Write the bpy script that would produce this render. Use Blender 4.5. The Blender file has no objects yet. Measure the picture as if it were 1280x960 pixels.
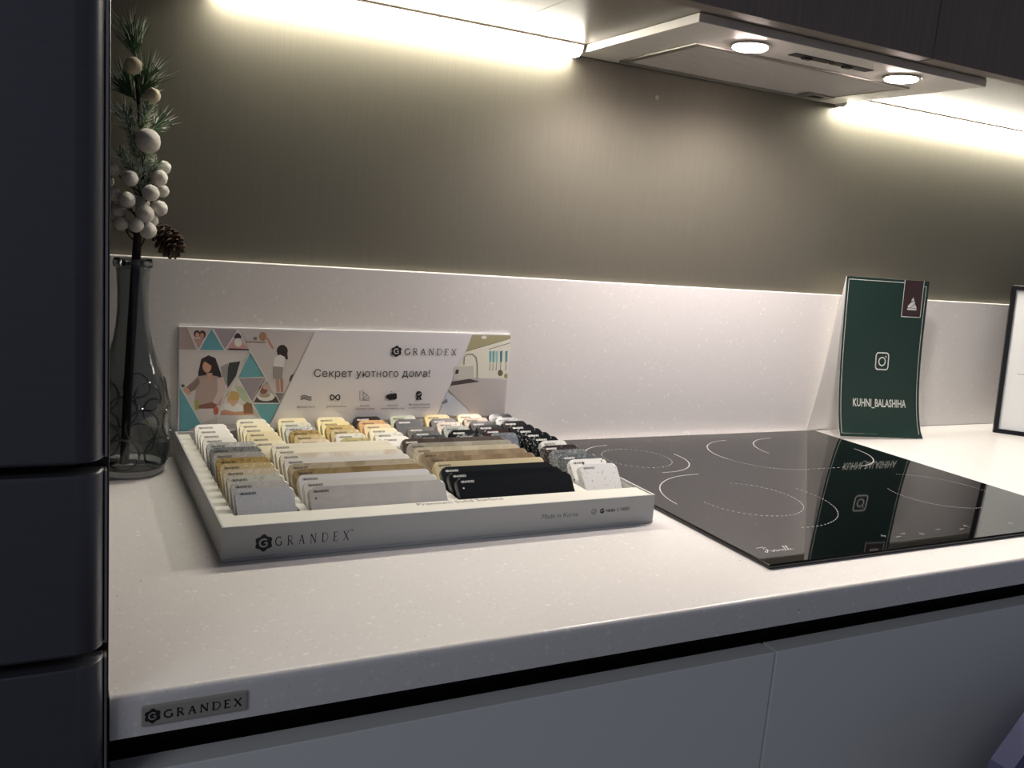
import bpy, bmesh, math, random
from mathutils import Vector, Matrix
random.seed(7)
S = bpy.context.scene
C = S.collection

# ------------------------------------------------------------------ camera, world, lights, exposure
CAM = (-0.5744, -1.176, 0.3193)
YAW, PITCH, ROLL, FOC = 0.4801, -0.1697, 0.0814, 1106.45          # focal length in pixels of the 1280 wide frame
LED_POWER, LENS_POWER, BEAM_POWER = 66.0, 75.0, 8.6
WORLD_COL, WORLD_STR = (0.70, 0.77, 1.0), 0.10
ROOM_W = 9.0
EXPOSURE = 0.0


def cam_axes():
    f = Vector((math.sin(YAW) * math.cos(PITCH), math.cos(YAW) * math.cos(PITCH), math.sin(PITCH)))
    r = Vector((math.cos(YAW), -math.sin(YAW), 0))
    u = r.cross(f)
    c, s = math.cos(ROLL), math.sin(ROLL)
    return c * r + s * u, c * u - s * r, f


RX, UX, FX = cam_axes()
cd = bpy.data.cameras.new('camera')
cd.sensor_width = 36
cd.lens = FOC * 36 / 1280
cd.clip_start = 0.02
cam = bpy.data.objects.new('camera', cd)
C.objects.link(cam)
M = Matrix((RX, UX, -FX)).transposed().to_4x4()
M.translation = Vector(CAM)
cam.matrix_world = M
S.camera = cam
S.view_settings.view_transform = 'Standard'
S.view_settings.look = 'None'
S.view_settings.exposure = EXPOSURE
S.view_settings.gamma = 1
S.view_settings.use_curve_mapping = False

w = bpy.data.worlds.new('world')
S.world = w
w.use_nodes = True
w.node_tree.nodes['Background'].inputs[0].default_value = (*WORLD_COL, 1)
w.node_tree.nodes['Background'].inputs[1].default_value = WORLD_STR


def area(name, loc, target, sx, sy, power, col):
    l = bpy.data.lights.new(name, 'AREA')
    l.shape = 'RECTANGLE'
    l.size, l.size_y = sx, sy
    l.energy = power
    l.color = col
    o = bpy.data.objects.new(name, l)
    C.objects.link(o)
    o.location = loc
    o.rotation_euler = (Vector(target) - Vector(loc)).to_track_quat('-Z', 'Y').to_euler()
    return o


# unseen fill lights added to brighten the fronts, behind and left of the camera
area('added_fill_high', (-2.4, -2.5, 1.7), (0.3, -0.6, -0.2), 1.0, 0.6, ROOM_W * 1.6, (0.88, 0.92, 1.0))
area('added_fill_low', (-1.8, -2.8, 0.7), (0.0, -0.6, 0.1), 0.9, 1.4, ROOM_W * 0.22, (0.86, 0.88, 1.0))


def ray_hit(px, py, axis, val):
    """point on a plane x/y/z = val seen at a measured spot of the 1280x960 photograph"""
    d = FX + RX * ((px - 640) / FOC) - UX * ((py - 480) / FOC)
    o = Vector(CAM)
    return o + d * ((val - o[axis]) / d[axis])


# ------------------------------------------------------------------ materials
def lin(h):
    out = []
    for i in (0, 2, 4):
        c = int(h[i:i + 2], 16) / 255
        out.append(c / 12.92 if c <= 0.04045 else ((c + 0.055) / 1.055) ** 2.4)
    return (*out, 1)


MATS = {}


def mat(name, hexc, rough=0.5, metal=0.0, spec=0.5, emit=None, power=0, bump=None, brushed=None, coat=0):
    if name in MATS:
        return MATS[name]
    m = bpy.data.materials.new(name)
    m.use_nodes = True
    nt = m.node_tree
    b = nt.nodes['Principled BSDF']
    b.inputs['Base Color'].default_value = lin(hexc)
    b.inputs['Roughness'].default_value = rough
    b.inputs['Metallic'].default_value = metal
    b.inputs['Specular IOR Level'].default_value = spec
    b.inputs['Coat Weight'].default_value = coat
    if emit:
        b.inputs['Emission Color'].default_value = lin(emit)
        b.inputs['Emission Strength'].default_value = power
    tc = nt.nodes.new('ShaderNodeTexCoord')
    if brushed:                                                   # fine grain stretched along one axis
        mp = nt.nodes.new('ShaderNodeMapping')
        mp.inputs['Scale'].default_value = brushed[0]
        nz = nt.nodes.new('ShaderNodeTexNoise')
        nz.inputs['Scale'].default_value = 1
        nz.inputs['Detail'].default_value = 3
        nt.links.new(tc.outputs['Object'], mp.inputs[0])
        nt.links.new(mp.outputs[0], nz.inputs[0])
        rp = nt.nodes.new('ShaderNodeValToRGB')
        rp.color_ramp.elements[0].position = 0.3
        rp.color_ramp.elements[1].position = 0.7
        c = lin(hexc)
        k = brushed[1]
        rp.color_ramp.elements[0].color = (c[0] * (1 - k), c[1] * (1 - k), c[2] * (1 - k), 1)
        rp.color_ramp.elements[1].color = (c[0] * (1 + k), c[1] * (1 + k), c[2] * (1 + k), 1)
        nt.links.new(nz.outputs[0], rp.inputs[0])
        nt.links.new(rp.outputs[0], b.inputs['Base Color'])
    if bump:
        nz = nt.nodes.new('ShaderNodeTexNoise')
        nz.inputs['Scale'].default_value = bump[0]
        nz.inputs['Detail'].default_value = 4
        bp = nt.nodes.new('ShaderNodeBump')
        bp.inputs['Strength'].default_value = bump[1]
        bp.inputs['Distance'].default_value = 0.002
        nt.links.new(tc.outputs['Object'], nz.inputs[0])
        nt.links.new(nz.outputs[0], bp.inputs['Height'])
        nt.links.new(bp.outputs[0], b.inputs['Normal'])
    MATS[name] = m
    return m


def stone(name, base, layers, rough=0.35, marble=None, spec=0.5):
    """solid surface: base colour, layers of (chip colour, cells per metre, share of cells, size 0..1), optional cloudy veining"""
    if name in MATS:
        return MATS[name]
    m = mat(name, base, rough, spec=spec)
    nt = m.node_tree
    b = nt.nodes['Principled BSDF']
    tc = nt.nodes.new('ShaderNodeTexCoord')
    cur = nt.nodes.new('ShaderNodeRGB')
    cur.outputs[0].default_value = lin(base)
    cur = cur.outputs[0]

    def mix(fac, a, colhex):
        mx = nt.nodes.new('ShaderNodeMix')
        mx.data_type = 'RGBA'
        nt.links.new(fac, mx.inputs[0])
        nt.links.new(a, mx.inputs[6])
        mx.inputs[7].default_value = lin(colhex)
        return mx.outputs[2]

    if marble:
        nz = nt.nodes.new('ShaderNodeTexNoise')
        nz.inputs['Scale'].default_value = marble[1]
        nz.inputs['Detail'].default_value = 5
        nz.inputs['Distortion'].default_value = 1.5
        nt.links.new(tc.outputs['Object'], nz.inputs[0])
        rp = nt.nodes.new('ShaderNodeValToRGB')
        rp.color_ramp.elements[0].position = 0.42
        rp.color_ramp.elements[1].position = 0.64
        nt.links.new(nz.outputs[0], rp.inputs[0])
        cur = mix(rp.outputs[0], cur, marble[0])
    for colhex, scale, share, size in layers:
        v = nt.nodes.new('ShaderNodeTexVoronoi')
        v.inputs['Scale'].default_value = scale
        nt.links.new(tc.outputs['Object'], v.inputs['Vector'])
        sep = nt.nodes.new('ShaderNodeSeparateColor')
        nt.links.new(v.outputs['Color'], sep.inputs[0])
        a = nt.nodes.new('ShaderNodeMath')
        a.operation = 'LESS_THAN'
        nt.links.new(sep.outputs[0], a.inputs[0])
        a.inputs[1].default_value = share
        d = nt.nodes.new('ShaderNodeMath')
        d.operation = 'LESS_THAN'
        nt.links.new(v.outputs['Distance'], d.inputs[0])
        d.inputs[1].default_value = size
        p = nt.nodes.new('ShaderNodeMath')
        p.operation = 'MULTIPLY'
        nt.links.new(a.outputs[0], p.inputs[0])
        nt.links.new(d.outputs[0], p.inputs[1])
        cur = mix(p.outputs[0], cur, colhex)
    nt.links.new(cur, b.inputs['Base Color'])
    return m


def glass(name, hexc, rough=0.02):
    m = mat(name, hexc, rough)
    b = m.node_tree.nodes['Principled BSDF']
    b.inputs['Transmission Weight'].default_value = 1
    b.inputs['IOR'].default_value = 1.45
    return m


# ------------------------------------------------------------------ geometry helpers
def box(bm, lo, hi, bev=0.0, seg=2, mi=0):
    r = bmesh.ops.create_cube(bm, size=1)
    vs = r['verts']
    lo, hi = Vector(lo), Vector(hi)
    for v in vs:
        v.co = Vector(((lo[i] + hi[i]) / 2 + v.co[i] * (hi[i] - lo[i])) for i in range(3))
    fs = {f for v in vs for f in v.link_faces}
    for f in fs:
        f.material_index = mi
    if bev:
        es = {e for v in vs for e in v.link_edges}
        bmesh.ops.bevel(bm, geom=list(es), offset=bev, segments=seg, affect='EDGES', profile=0.5)
    return vs


def poly(bm, pts, mi=0):
    f = bm.faces.new([bm.verts.new(p) for p in pts])
    f.material_index = mi
    return f


def prism(bm, pts, vec, mi=0):
    a = [bm.verts.new(p) for p in pts]
    b = [bm.verts.new(Vector(p) + Vector(vec)) for p in pts]
    n = len(pts)
    fs = [bm.faces.new(a), bm.faces.new(b[::-1])]
    for i in range(n):
        fs.append(bm.faces.new((a[(i + 1) % n], a[i], b[i], b[(i + 1) % n])))
    for f in fs:
        f.material_index = mi
    return fs


def lathe(bm, prof, c, n=48, mi=0, cap=True):
    rings = []
    for r, z in prof:
        rings.append([bm.verts.new((c[0] + r * math.cos(2 * math.pi * i / n), c[1] + r * math.sin(2 * math.pi * i / n), c[2] + z)) for i in range(n)])
    for a, b in zip(rings, rings[1:]):
        for i in range(n):
            f = bm.faces.new((a[i], a[(i + 1) % n], b[(i + 1) % n], b[i]))
            f.material_index = mi
    if cap:
        bm.faces.new(rings[0][::-1]).material_index = mi
        bm.faces.new(rings[-1]).material_index = mi


def tube(bm, pts, rad, n=8, mi=0):
    pts = [Vector(p) for p in pts]
    rads = rad if isinstance(rad, (list, tuple)) else [rad] * len(pts)
    rings = []
    for i, p in enumerate(pts):
        t = (pts[min(i + 1, len(pts) - 1)] - pts[max(i - 1, 0)]).normalized()
        a = t.cross(Vector((0.13, 0.31, 0.94)))
        if a.length < 1e-3:
            a = t.cross(Vector((1, 0, 0)))
        a.normalize()
        b = t.cross(a)
        rings.append([bm.verts.new(p + (a * math.cos(2 * math.pi * k / n) + b * math.sin(2 * math.pi * k / n)) * rads[i]) for k in range(n)])
    for a, b in zip(rings, rings[1:]):
        for k in range(n):
            bm.faces.new((a[k], a[(k + 1) % n], b[(k + 1) % n], b[k])).material_index = mi
    bm.faces.new(rings[0][::-1]).material_index = mi
    bm.faces.new(rings[-1]).material_index = mi


def strip(bm, pts, wd, nrm, mi=0, closed=False):
    """flat printed line of width wd along pts, lying in the plane of normal nrm"""
    pts = [Vector(p) for p in pts]
    nrm = Vector(nrm)
    n = len(pts)
    L, Rr = [], []
    for i in range(n):
        a = pts[(i - 1) % n] if closed else pts[max(i - 1, 0)]
        b = pts[(i + 1) % n] if closed else pts[min(i + 1, n - 1)]
        s = (b - a).normalized().cross(nrm).normalized() * wd / 2
        L.append(bm.verts.new(pts[i] + s))
        Rr.append(bm.verts.new(pts[i] - s))
    for i in range(n if closed else n - 1):
        j = (i + 1) % n
        bm.faces.new((L[i], L[j], Rr[j], Rr[i])).material_index = mi


def root_loc(p):
    while p.parent:
        p = p.parent
    return p.location.copy()


def obj(name, bm, mats, parent=None, loc=None, smooth=False, normals=True):
    """link the bmesh (built in world coordinates) as ONE mesh object"""
    me = bpy.data.meshes.new(name)
    org = root_loc(parent) if parent else Vector(loc or (0, 0, 0))
    bmesh.ops.translate(bm, verts=bm.verts, vec=-org)
    if normals:
        bmesh.ops.recalc_face_normals(bm, faces=bm.faces)
    bm.to_mesh(me)
    bm.free()
    for m in (mats if isinstance(mats, (list, tuple)) else [mats]):
        me.materials.append(m)
    if smooth:
        for p in me.polygons:
            p.use_smooth = True
        me.set_sharp_from_angle(angle=math.radians(40))
        mean = sum(p.area for p in me.polygons) / len(me.polygons)
        for p in me.polygons:                                       # the big flat faces stay truly flat
            if p.area > 4 * mean:
                p.use_smooth = False
    o = bpy.data.objects.new(name, me)
    C.objects.link(o)
    if parent:
        o.parent = parent
    else:
        o.location = org
    return o


def tag(o, label, cat, group=None):
    o['label'] = label
    o['category'] = cat
    if group:
        o['group'] = group
    return o


def thing(name, label, cat, loc=(0, 0, 0), group=None):
    o = bpy.data.objects.new(name, None)
    o.empty_display_size = 0.03
    C.objects.link(o)
    o.location = loc
    return tag(o, label, cat, group)


def struct(name, bm, m, **k):
    o = obj(name, bm, m, **k)
    o['kind'] = 'structure'
    return o


TEXT = bpy.data.curves.new('lettering', 'FONT')


def en_boxes(body, bold, res, spacing):
    """where each Cyrillic en stands: (left, right) of its two stems"""
    out = []
    for i, ch in enumerate(body):
        if ch == 'н':
            me = text_mesh(body[:i].replace('н', 'п') + 'п', bold, res, spacing)
            r = max(v.co.x for v in me.vertices)
            bpy.data.meshes.remove(me)
            out.append((r - 0.43, r))
    return out


def text_mesh(body, bold=0.0, res=2, spacing=1.0):
    TEXT.body = body
    TEXT.resolution_u = res
    TEXT.offset = bold
    TEXT.space_character = spacing
    o = bpy.data.objects.new('lettering', TEXT)
    C.objects.link(o)
    bpy.context.view_layer.update()
    me = bpy.data.meshes.new_from_object(o)
    bpy.data.objects.remove(o)
    return me


def add_text(bm, body, mapf, width=None, height=None, bold=0.0, res=2, shear=0.0, center=False, mi=0, spacing=1.0):
    """letters as flat faces; mapf(x, y) turns metres in the text's own plane into world space"""
    ens = en_boxes(body, bold, res, spacing)                        # this letter is drawn as two stems and a bar
    me = text_mesh(body.replace('н', 'п'), bold, res, spacing)
    xs = [v.co.x for v in me.vertices]
    ys = [v.co.y for v in me.vertices]
    x0, x1, y0 = min(xs), max(xs), min(0, min(ys)) if False else 0
    sx = width / (x1 - x0) if width else None
    cap = 0.73
    sy = height / cap if height else sx
    sx = sx or sy
    off = (x1 - x0) * sx / 2 if center else 0
    vs = [bm.verts.new(mapf((v.co.x - x0) * sx - off + shear * v.co.y * sy, (v.co.y - y0) * sy)) for v in me.vertices]
    for l_, r_ in ens:
        for a0, a1, b0, b1 in ((l_, l_ + 0.07, 0, 0.54), (r_ - 0.07, r_, 0, 0.54), (l_ + 0.07, r_ - 0.07, 0.245, 0.305)):
            f = bm.faces.new([bm.verts.new(mapf((a - x0) * sx - off + shear * b * sy, b * sy)) for a, b in ((a0, b0), (a1, b0), (a1, b1), (a0, b1))])
            f.material_index = mi
    for p in me.polygons:
        cx = p.center.x
        if any(l_ - 0.03 < cx < r_ + 0.03 for l_, r_ in ens):
            continue
        try:
            bm.faces.new([vs[i] for i in p.vertices]).material_index = mi
        except ValueError:
            pass
    bmesh.ops.delete(bm, geom=[v for v in vs if not v.link_faces], context='VERTS')
    bpy.data.meshes.remove(me)


def arc(cx, cy, r, a0, a1, n):
    return [(cx + r * math.cos(a0 + (a1 - a0) * i / n), cy + r * math.sin(a0 + (a1 - a0) * i / n)) for i in range(n + 1)]


# classic roman capitals of the maker's lettering: (points, thick?) strokes in a unit box
PI = math.pi
ROMAN = {
    'G': (0.86, [(arc(0.46, 0.5, 0.46, 0.28 * PI, PI, 14), 1), (arc(0.46, 0.5, 0.46, PI, 1.75 * PI, 12), 1), ([(0.80, 0.42), (0.80, 0.10)], 1), ([(0.62, 0.42), (0.90, 0.42)], 0)]),
    'R': (0.78, [([(0.14, 0), (0.14, 1)], 1), ([(0.0, 0), (0.28, 0)], 0), ([(0, 1), (0.36, 1)] + arc(0.38, 0.75, 0.24, PI / 2, -PI / 2, 10) + [(0.14, 0.5)], 0), ([(0.36, 0.5), (0.74, 0)], 1)]),
    'A': (0.84, [([(0.08, 0), (0.42, 1)], 0), ([(0.42, 1), (0.76, 0)], 1), ([(0.2, 0.36), (0.64, 0.36)], 0), ([(0, 0), (0.18, 0)], 0), ([(0.62, 0), (0.86, 0)], 0)]),
    'N': (0.88, [([(0.12, 0), (0.12, 1)], 0), ([(0.12, 1), (0.78, 0)], 1), ([(0.78, 0), (0.78, 1)], 0), ([(0, 0), (0.24, 0)], 0), ([(0.66, 1), (0.9, 1)], 0)]),
    'D': (0.88, [([(0.14, 0), (0.14, 1)], 1), ([(0, 1), (0.36, 1)] + arc(0.38, 0.5, 0.5, PI / 2, -PI / 2, 14) + [(0, 0)], 0)]),
    'E': (0.68, [([(0.14, 0), (0.14, 1)], 1), ([(0, 1), (0.62, 1), (0.62, 0.84)], 0), ([(0.14, 0.52), (0.5, 0.52)], 0), ([(0, 0), (0.64, 0), (0.66, 0.18)], 0)]),
    'X': (0.82, [([(0.06, 1), (0.74, 0)], 1), ([(0.74, 1), (0.08, 0)], 0), ([(0, 1), (0.2, 1)], 0), ([(0.62, 1), (0.84, 1)], 0), ([(0, 0), (0.2, 0)], 0), ([(0.6, 0), (0.84, 0)], 0)]),
}


def roman(bm, word, mapf, width, height, gap=0.45, mi=0, thick=0.115, thin=0.06):
    adv = sum(ROMAN[c][0] for c in word) + gap * (len(word) - 1)
    sx = width / adv
    o = mapf(0, 0)
    nrm = (mapf(0.01, 0) - o).cross(mapf(0, 0.01) - o).normalized()
    x = 0
    for c in word:
        a, strokes = ROMAN[c]
        for pts, t in strokes:
            strip(bm, [mapf((x + p[0]) * sx, p[1] * height) for p in pts], height * (thick if t else thin), nrm, mi)
        x += a + gap


def hexagon_mark(bm, mapf, r, dark=0, light=1, lift=0.00006):
    """the maker's mark: a dark nut-shaped hexagon with a light ring G in it"""
    def at(a, k, h=0):
        p = mapf(k * r * math.cos(a), k * r * math.sin(a))
        return p + N * h
    o = mapf(0, 0)
    N = (mapf(0.01, 0) - o).cross(mapf(0, 0.01) - o).normalized()
    pts = []
    for i in range(6):
        a = math.radians(90 + 60 * i)
        pts += [at(a - 0.22, 0.97), at(a, 1.06), at(a + 0.22, 0.97), at(a + PI / 6, 0.84)]
    poly(bm, pts, dark)
    g = [at(0.25 * PI + (1.72 - 0.25) * PI * i / 16, 0.45, lift) for i in range(17)]
    strip(bm, g, r * 0.17, N, light)
    strip(bm, [mapf(0.05 * r, 0) + N * lift, mapf(0.42 * r, 0) + N * lift], r * 0.14, N, light)
    strip(bm, [mapf(0.36 * r, 0) + N * lift, mapf(0.36 * r, -0.36 * r) + N * lift], r * 0.14, N, light)


# ------------------------------------------------------------------ shared materials
M_work = stone('pale_speckled_worktop', 'D9D5D2', [('E3DFDC', 260, 0.10, 0.42), ('E8E4E1', 150, 0.05, 0.32), ('CBC7C3', 330, 0.06, 0.35), ('8C8884', 300, 0.002, 0.3)], rough=0.32)
M_splash = stone('white_speckled_splashback', 'E2DEDB', [('E9E6E3', 230, 0.10, 0.42), ('EFECE9', 150, 0.05, 0.34), ('D8D4D1', 320, 0.06, 0.35)], rough=0.36)
M_wall = mat('grey_satin_wall_panel', '7D796C', 0.5, metal=0.7, brushed=((900, 900, 10), 0.05))
M_black = mat('black_recess_profile', '060709', 0.5)
M_door = mat('matt_grey_lacquer', 'D8D9D6', 0.55)
M_upper = mat('dark_wood_grain_laminate', '6C615C', 0.45, brushed=((260, 260, 9), 0.13))
M_under = mat('dark_underside_laminate', '6B635A', 0.36, brushed=((60, 420, 60), 0.10))
M_tall = mat('dark_navy_gloss_front', '58585E', 0.36, metal=0.55, brushed=((30, 30, 700), 0.04), spec=0.6)
M_silver = mat('brushed_aluminium', 'B9B6B0', 0.32, metal=1.0)
M_steel = mat('satin_hood_steel', 'DDD9D3', 0.42, metal=0.12, brushed=((20, 500, 20), 0.04))
M_ink = mat('black_print_ink', '17181A', 0.6)
M_white = mat('white_print_ink', 'E8E6E2', 0.6)

# ------------------------------------------------------------------ setting
D, T, HB = 0.5943, 0.0298, 0.2535
XL, XR = -0.5465, 2.2

bm = bmesh.new()
box(bm, (-2.2, -3.6, -0.95), (2.8, 0.03, -0.9))
struct('floor', bm, mat('grey_floor', '77767A', 0.4))
bm = bmesh.new()
box(bm, (-1.4, 0.012, -0.9), (XR, 0.03, 1.7))
struct('wall_back', bm, M_wall)
bm = bmesh.new()
box(bm, (XL, 0.0, 0.0), (XR, 0.0119, HB), 0.0012)
struct('trim_1', bm, M_splash)

# worktop
t = thing('worktop', 'white speckled solid-surface worktop running along the wall under everything', 'worktop', (0.3, -0.3, -T))
bm = bmesh.new()
vs = box(bm, (XL, -D, -T), (XR, -0.0002, -0.0001))
es = [e for e in bm.edges if all(abs(v.co.y + D) < 1e-5 for v in e.verts) and abs(e.verts[0].co.z - e.verts[1].co.z) < 1e-5 and e.verts[0].co.z > -0.01]
bmesh.ops.bevel(bm, geom=es, offset=0.005, segments=5, affect='EDGES', profile=0.5)
obj('slab', bm, M_work, t, smooth=True)
# maker's plate on the front edge of the worktop
t = thing('nameplate', 'small silver plate lettered GRANDEX on the worktop front edge', 'nameplate', (-0.493, -D - 0.001, -0.022))
bm = bmesh.new()
box(bm, (-0.5275, -D - 0.0026, -0.0225), (-0.4595, -D - 0.0001, -0.0082), 0.0008)
obj('plate', bm, mat('nickel_plate', 'B8B0A6', 0.35, metal=0.4), t)
bm = bmesh.new()
pf = lambda x, y: Vector((-0.5133 + x, -D - 0.0028, -0.0182 + y))
roman(bm, 'GRANDEX', pf, 0.0500, 0.0056, gap=0.42, thick=0.2, thin=0.12)
hexagon_mark(bm, lambda x, y: Vector((-0.5206 + x, -D - 0.0028, -0.0153 + y)), 0.0052)
obj('lettering', bm, [M_ink, mat('nickel_plate', '8F8880')], t, normals=False)

# base cabinets under the worktop: one thing each
for i, (x0, x1, lab) in enumerate([(XL, 0.0495, 'grey matt base cabinet under the tile tray, left of the door gap'),
                                  (0.0505, 0.6495, 'grey matt base cabinet under the black hob, right of the door gap'),
                                  (0.6505, 1.25, 'grey matt base cabinet right of the one under the hob')]):
    t = thing('base_cabinet', lab, 'cabinet', ((x0 + x1) / 2, -0.3, -0.9), 'grey base cabinets')
    bm = bmesh.new()
    box(bm, (x0 + 0.0005, -0.54, -0.80), (x1 - 0.0005, 0.0, -T - 0.0005))
    obj('carcass', bm, mat('dark_carcass', '202123', 0.6), t)
    bm = bmesh.new()
    box(bm, (x0, -0.5405 - 0.004, -0.075), (x1, -0.5405, -T - 0.0005))
    obj('recess_profile', bm, M_black, t)
    bm = bmesh.new()
    box(bm, (x0 + 0.001, -0.5825, -0.79), (x1 - 0.001, -0.5615, -0.0645), 0.0007, 2)
    obj('door', bm, M_door, t)
    bm = bmesh.new()
    box(bm, (x0, -0.52, -0.9), (x1, -0.50, -0.8005))
    obj('plinth', bm, M_black, t)

# upper cabinets
ZU = 0.5935
for x0, x1, dl, lab in [(XL + 0.001, -0.0385, 0, 'dark wood-grain wall cabinet over the tray, left of the cooker hood'),
                        (-0.0375, 0.4445, 1, 'dark wood-grain wall cabinet above the left part of the cooker hood'),
                        (0.4455, 1.25, 1, 'dark wood-grain wall cabinet above the right end of the cooker hood')]:
    t = thing('wall_cabinet', lab, 'cabinet', ((x0 + x1) / 2, -0.15, ZU), 'dark wall cabinets')
    bm = bmesh.new()
    box(bm, (x0, -0.307, ZU), (x1, 0.0118, 1.25))
    obj('carcass', bm, M_under, t)
    bm = bmesh.new()
    box(bm, (x0 + 0.001, -0.3315, 0.5855), (x1 - 0.001, -0.3085, 1.25), 0.0008)
    obj('door', bm, M_upper, t)

# led strips in the corner between wall and cabinets
M_led = mat('warm_led_diffuser', 'FFFFFF', 0.5, emit='FFF8E8', power=LED_POWER)
for x0, x1, lab in [(-0.405, 0.0995, 'glowing warm LED strip over the tray, left of the hood'), (0.6345, 1.6, 'glowing warm LED strip right of the hood above the green card')]:
    t = thing('led_strip', lab, 'led light', ((x0 + x1) / 2, 0.004, 0.5925), 'under-cabinet LED strips')
    bm = bmesh.new()
    prism(bm, [(x0, 0.0115, 0.5932), (x0, -0.0180, 0.5932), (x0, -0.0180, 0.5905), (x0, 0.0098, 0.5775), (x0, 0.0115, 0.5775)], (x1 - x0, 0, 0))
    obj('channel', bm, M_silver, t)
    bm = bmesh.new()
    prism(bm, [(x0 + 0.001, -0.0180, 0.5904), (x0 + 0.001, -0.0155, 0.5822), (x0 + 0.001, -0.0080, 0.5780), (x0 + 0.001, 0.0096, 0.5772)], (x1 - x0 - 0.002, 0, 0))
    obj('diffuser', bm, M_led, t)
    for xe in (x0 - 0.0015, x1):
        bm = bmesh.new()
        prism(bm, [(xe, 0.0115, 0.5932), (xe, -0.0183, 0.5932), (xe, -0.0183, 0.5903), (xe, -0.0158, 0.5818), (xe, -0.0082, 0.577), (xe, 0.0115, 0.577)], (0.0015, 0, 0))
        obj('end_cap', bm, mat('white_plastic', 'E6E2DA', 0.4), t)

# small round cap in the wall panel
bm = bmesh.new()
lathe(bm, [(0.0022, 0), (0.0032, 0.0002), (0.0034, 0.0012), (0.0022, 0.0016), (0.0018, 0.0006), (0.0002, 0.0006)], (0, 0, 0), 20)
bmesh.ops.rotate(bm, verts=bm.verts, matrix=Matrix.Rotation(PI / 2, 3, 'X'))
bmesh.ops.translate(bm, verts=bm.verts, vec=(0.2569, 0.0118, 0.5428))
tag(obj('screw_cap', bm, mat('pale_plastic_cap', 'A8A49E', 0.4), loc=(0.2569, 0.0118, 0.5428), smooth=True), 'tiny pale round cap in the grey wall panel below the hood', 'screw cap')

# ------------------------------------------------------------------ cooker hood
HX0, HX1, HY0, HY1, HZ = 0.105, 0.632, -0.2755, 0.0115, 0.5825
t = thing('cooker_hood', 'flat stainless built-in cooker hood with two lit lamps under the wall cabinets', 'cooker hood', (0.3685, -0.13, HZ))
bm = bmesh.new()
box(bm, (HX0, HY0, HZ), (HX1, HY1, ZU - 0.0002), 0.0008)
obj('body', bm, M_steel, t)
FX0, FX1, FY0, FY1 = 0.170, 0.575, -0.190, -0.006
bm = bmesh.new()
for lo, hi in [((FX0, FY0, HZ - 0.003), (FX1, FY0 + 0.006, HZ)), ((FX0, FY1 - 0.012, HZ - 0.003), (FX1, FY1, HZ)), ((FX0, FY0 + 0.006, HZ - 0.003), (FX0 + 0.010, FY1 - 0.012, HZ)), ((FX1 - 0.010, FY0 + 0.006, HZ - 0.003), (FX1, FY1 - 0.012, HZ))]:
    box(bm, lo, hi, 0.0006)
ff = obj('filter_frame', bm, M_silver, t)
bm = bmesh.new()
n = 74
for i in range(n):
    x = FX0 + 0.010 + (FX1 - FX0 - 0.020) * (i + 0.5) / n
    box(bm, (x - 0.0014, FY0 + 0.006, HZ - 0.0022), (x + 0.0014, FY1 - 0.012, HZ - 0.0006))
obj('filter_mesh', bm, mat('filter_mesh_metal', 'E6E2DE', 0.5, metal=0.1, bump=(1500, 0.5)), ff)
bm = bmesh.new()
box(bm, (FX0 + 0.0101, FY0 + 0.0061, HZ - 0.0005), (FX1 - 0.0101, FY1 - 0.0121, HZ - 0.0001))
obj('filter_backing', bm, mat('dark_filter_gauze', '4A4643', 0.7), ff)
bm = bmesh.new()
box(bm, (0.505, -0.052, HZ - 0.005), (0.566, -0.026, HZ - 0.0031), 0.001)
latch = obj('filter_latch', bm, M_silver, ff)
bm = bmesh.new()
box(bm, (0.525, -0.045, HZ - 0.0056), (0.548, -0.033, HZ - 0.0051))
obj('latch_slot', bm, M_ink, latch)
for x0 in (0.297, 0.372):
    bm = bmesh.new()
    box(bm, (x0, -0.238, HZ - 0.0012), (x0 + 0.071, -0.222, HZ - 0.0001), 0.0004)
    sw = obj('slider_switch', bm, mat('dark_switch_slot', '2A2624', 0.5), t)
    bm = bmesh.new()
    box(bm, (x0 + 0.020, -0.234, HZ - 0.004), (x0 + 0.034, -0.226, HZ - 0.0013), 0.0008)
    obj('slider_knob', bm, mat('dark_knob', '1C1A19', 0.4), sw)
M_lens = mat('hood_lamp_lens', 'FFFFFF', 0.4, emit='FFE9E2', power=LENS_POWER)
for lx, ly in ((0.2265, -0.2283), (0.5036, -0.2343)):
    bm = bmesh.new()
    lathe(bm, [(0.0262, HZ - 0.0001), (0.0272, HZ - 0.0018), (0.0262, HZ - 0.0032), (0.0228, HZ - 0.0034), (0.0228, HZ - 0.0001)], (lx, ly, 0), 40, cap=False)
    lo = obj('lamp', bm, M_silver, t, smooth=True)
    bm = bmesh.new()
    lathe(bm, [(0.0226, HZ - 0.0002), (0.0226, HZ - 0.0042), (0.0205, HZ - 0.0058), (0.014, HZ - 0.0068), (0.001, HZ - 0.0070)], (lx, ly, 0), 40)
    obj('lens', bm, M_lens, lo, smooth=True)
    l = bpy.data.lights.new('hood_lamp_beam', 'SPOT')
    l.energy = BEAM_POWER
    l.color = (1.0, 0.91, 0.87)
    l.spot_size = math.radians(172)
    l.spot_blend = 0.75
    l.shadow_soft_size = 0.02
    so = bpy.data.objects.new('hood_lamp_beam', l)
    C.objects.link(so)
    so.location = (lx, ly, HZ - 0.012)

# ------------------------------------------------------------------ tall unit on the left
TX0, TX1, TF = -1.15, -0.5503, -0.616
t = thing('tall_cabinet', 'tall dark navy gloss cabinet at the left edge of the photo', 'cabinet', (-0.85, -0.3, -0.9))
bm = bmesh.new()
box(bm, (TX0, TF + 0.024, -0.9), (TX1 + 0.0033, 0.0115, 1.25), 0.001)
obj('carcass', bm, mat('dark_side_panel', '1B1A1C', 0.4), t)


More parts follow.
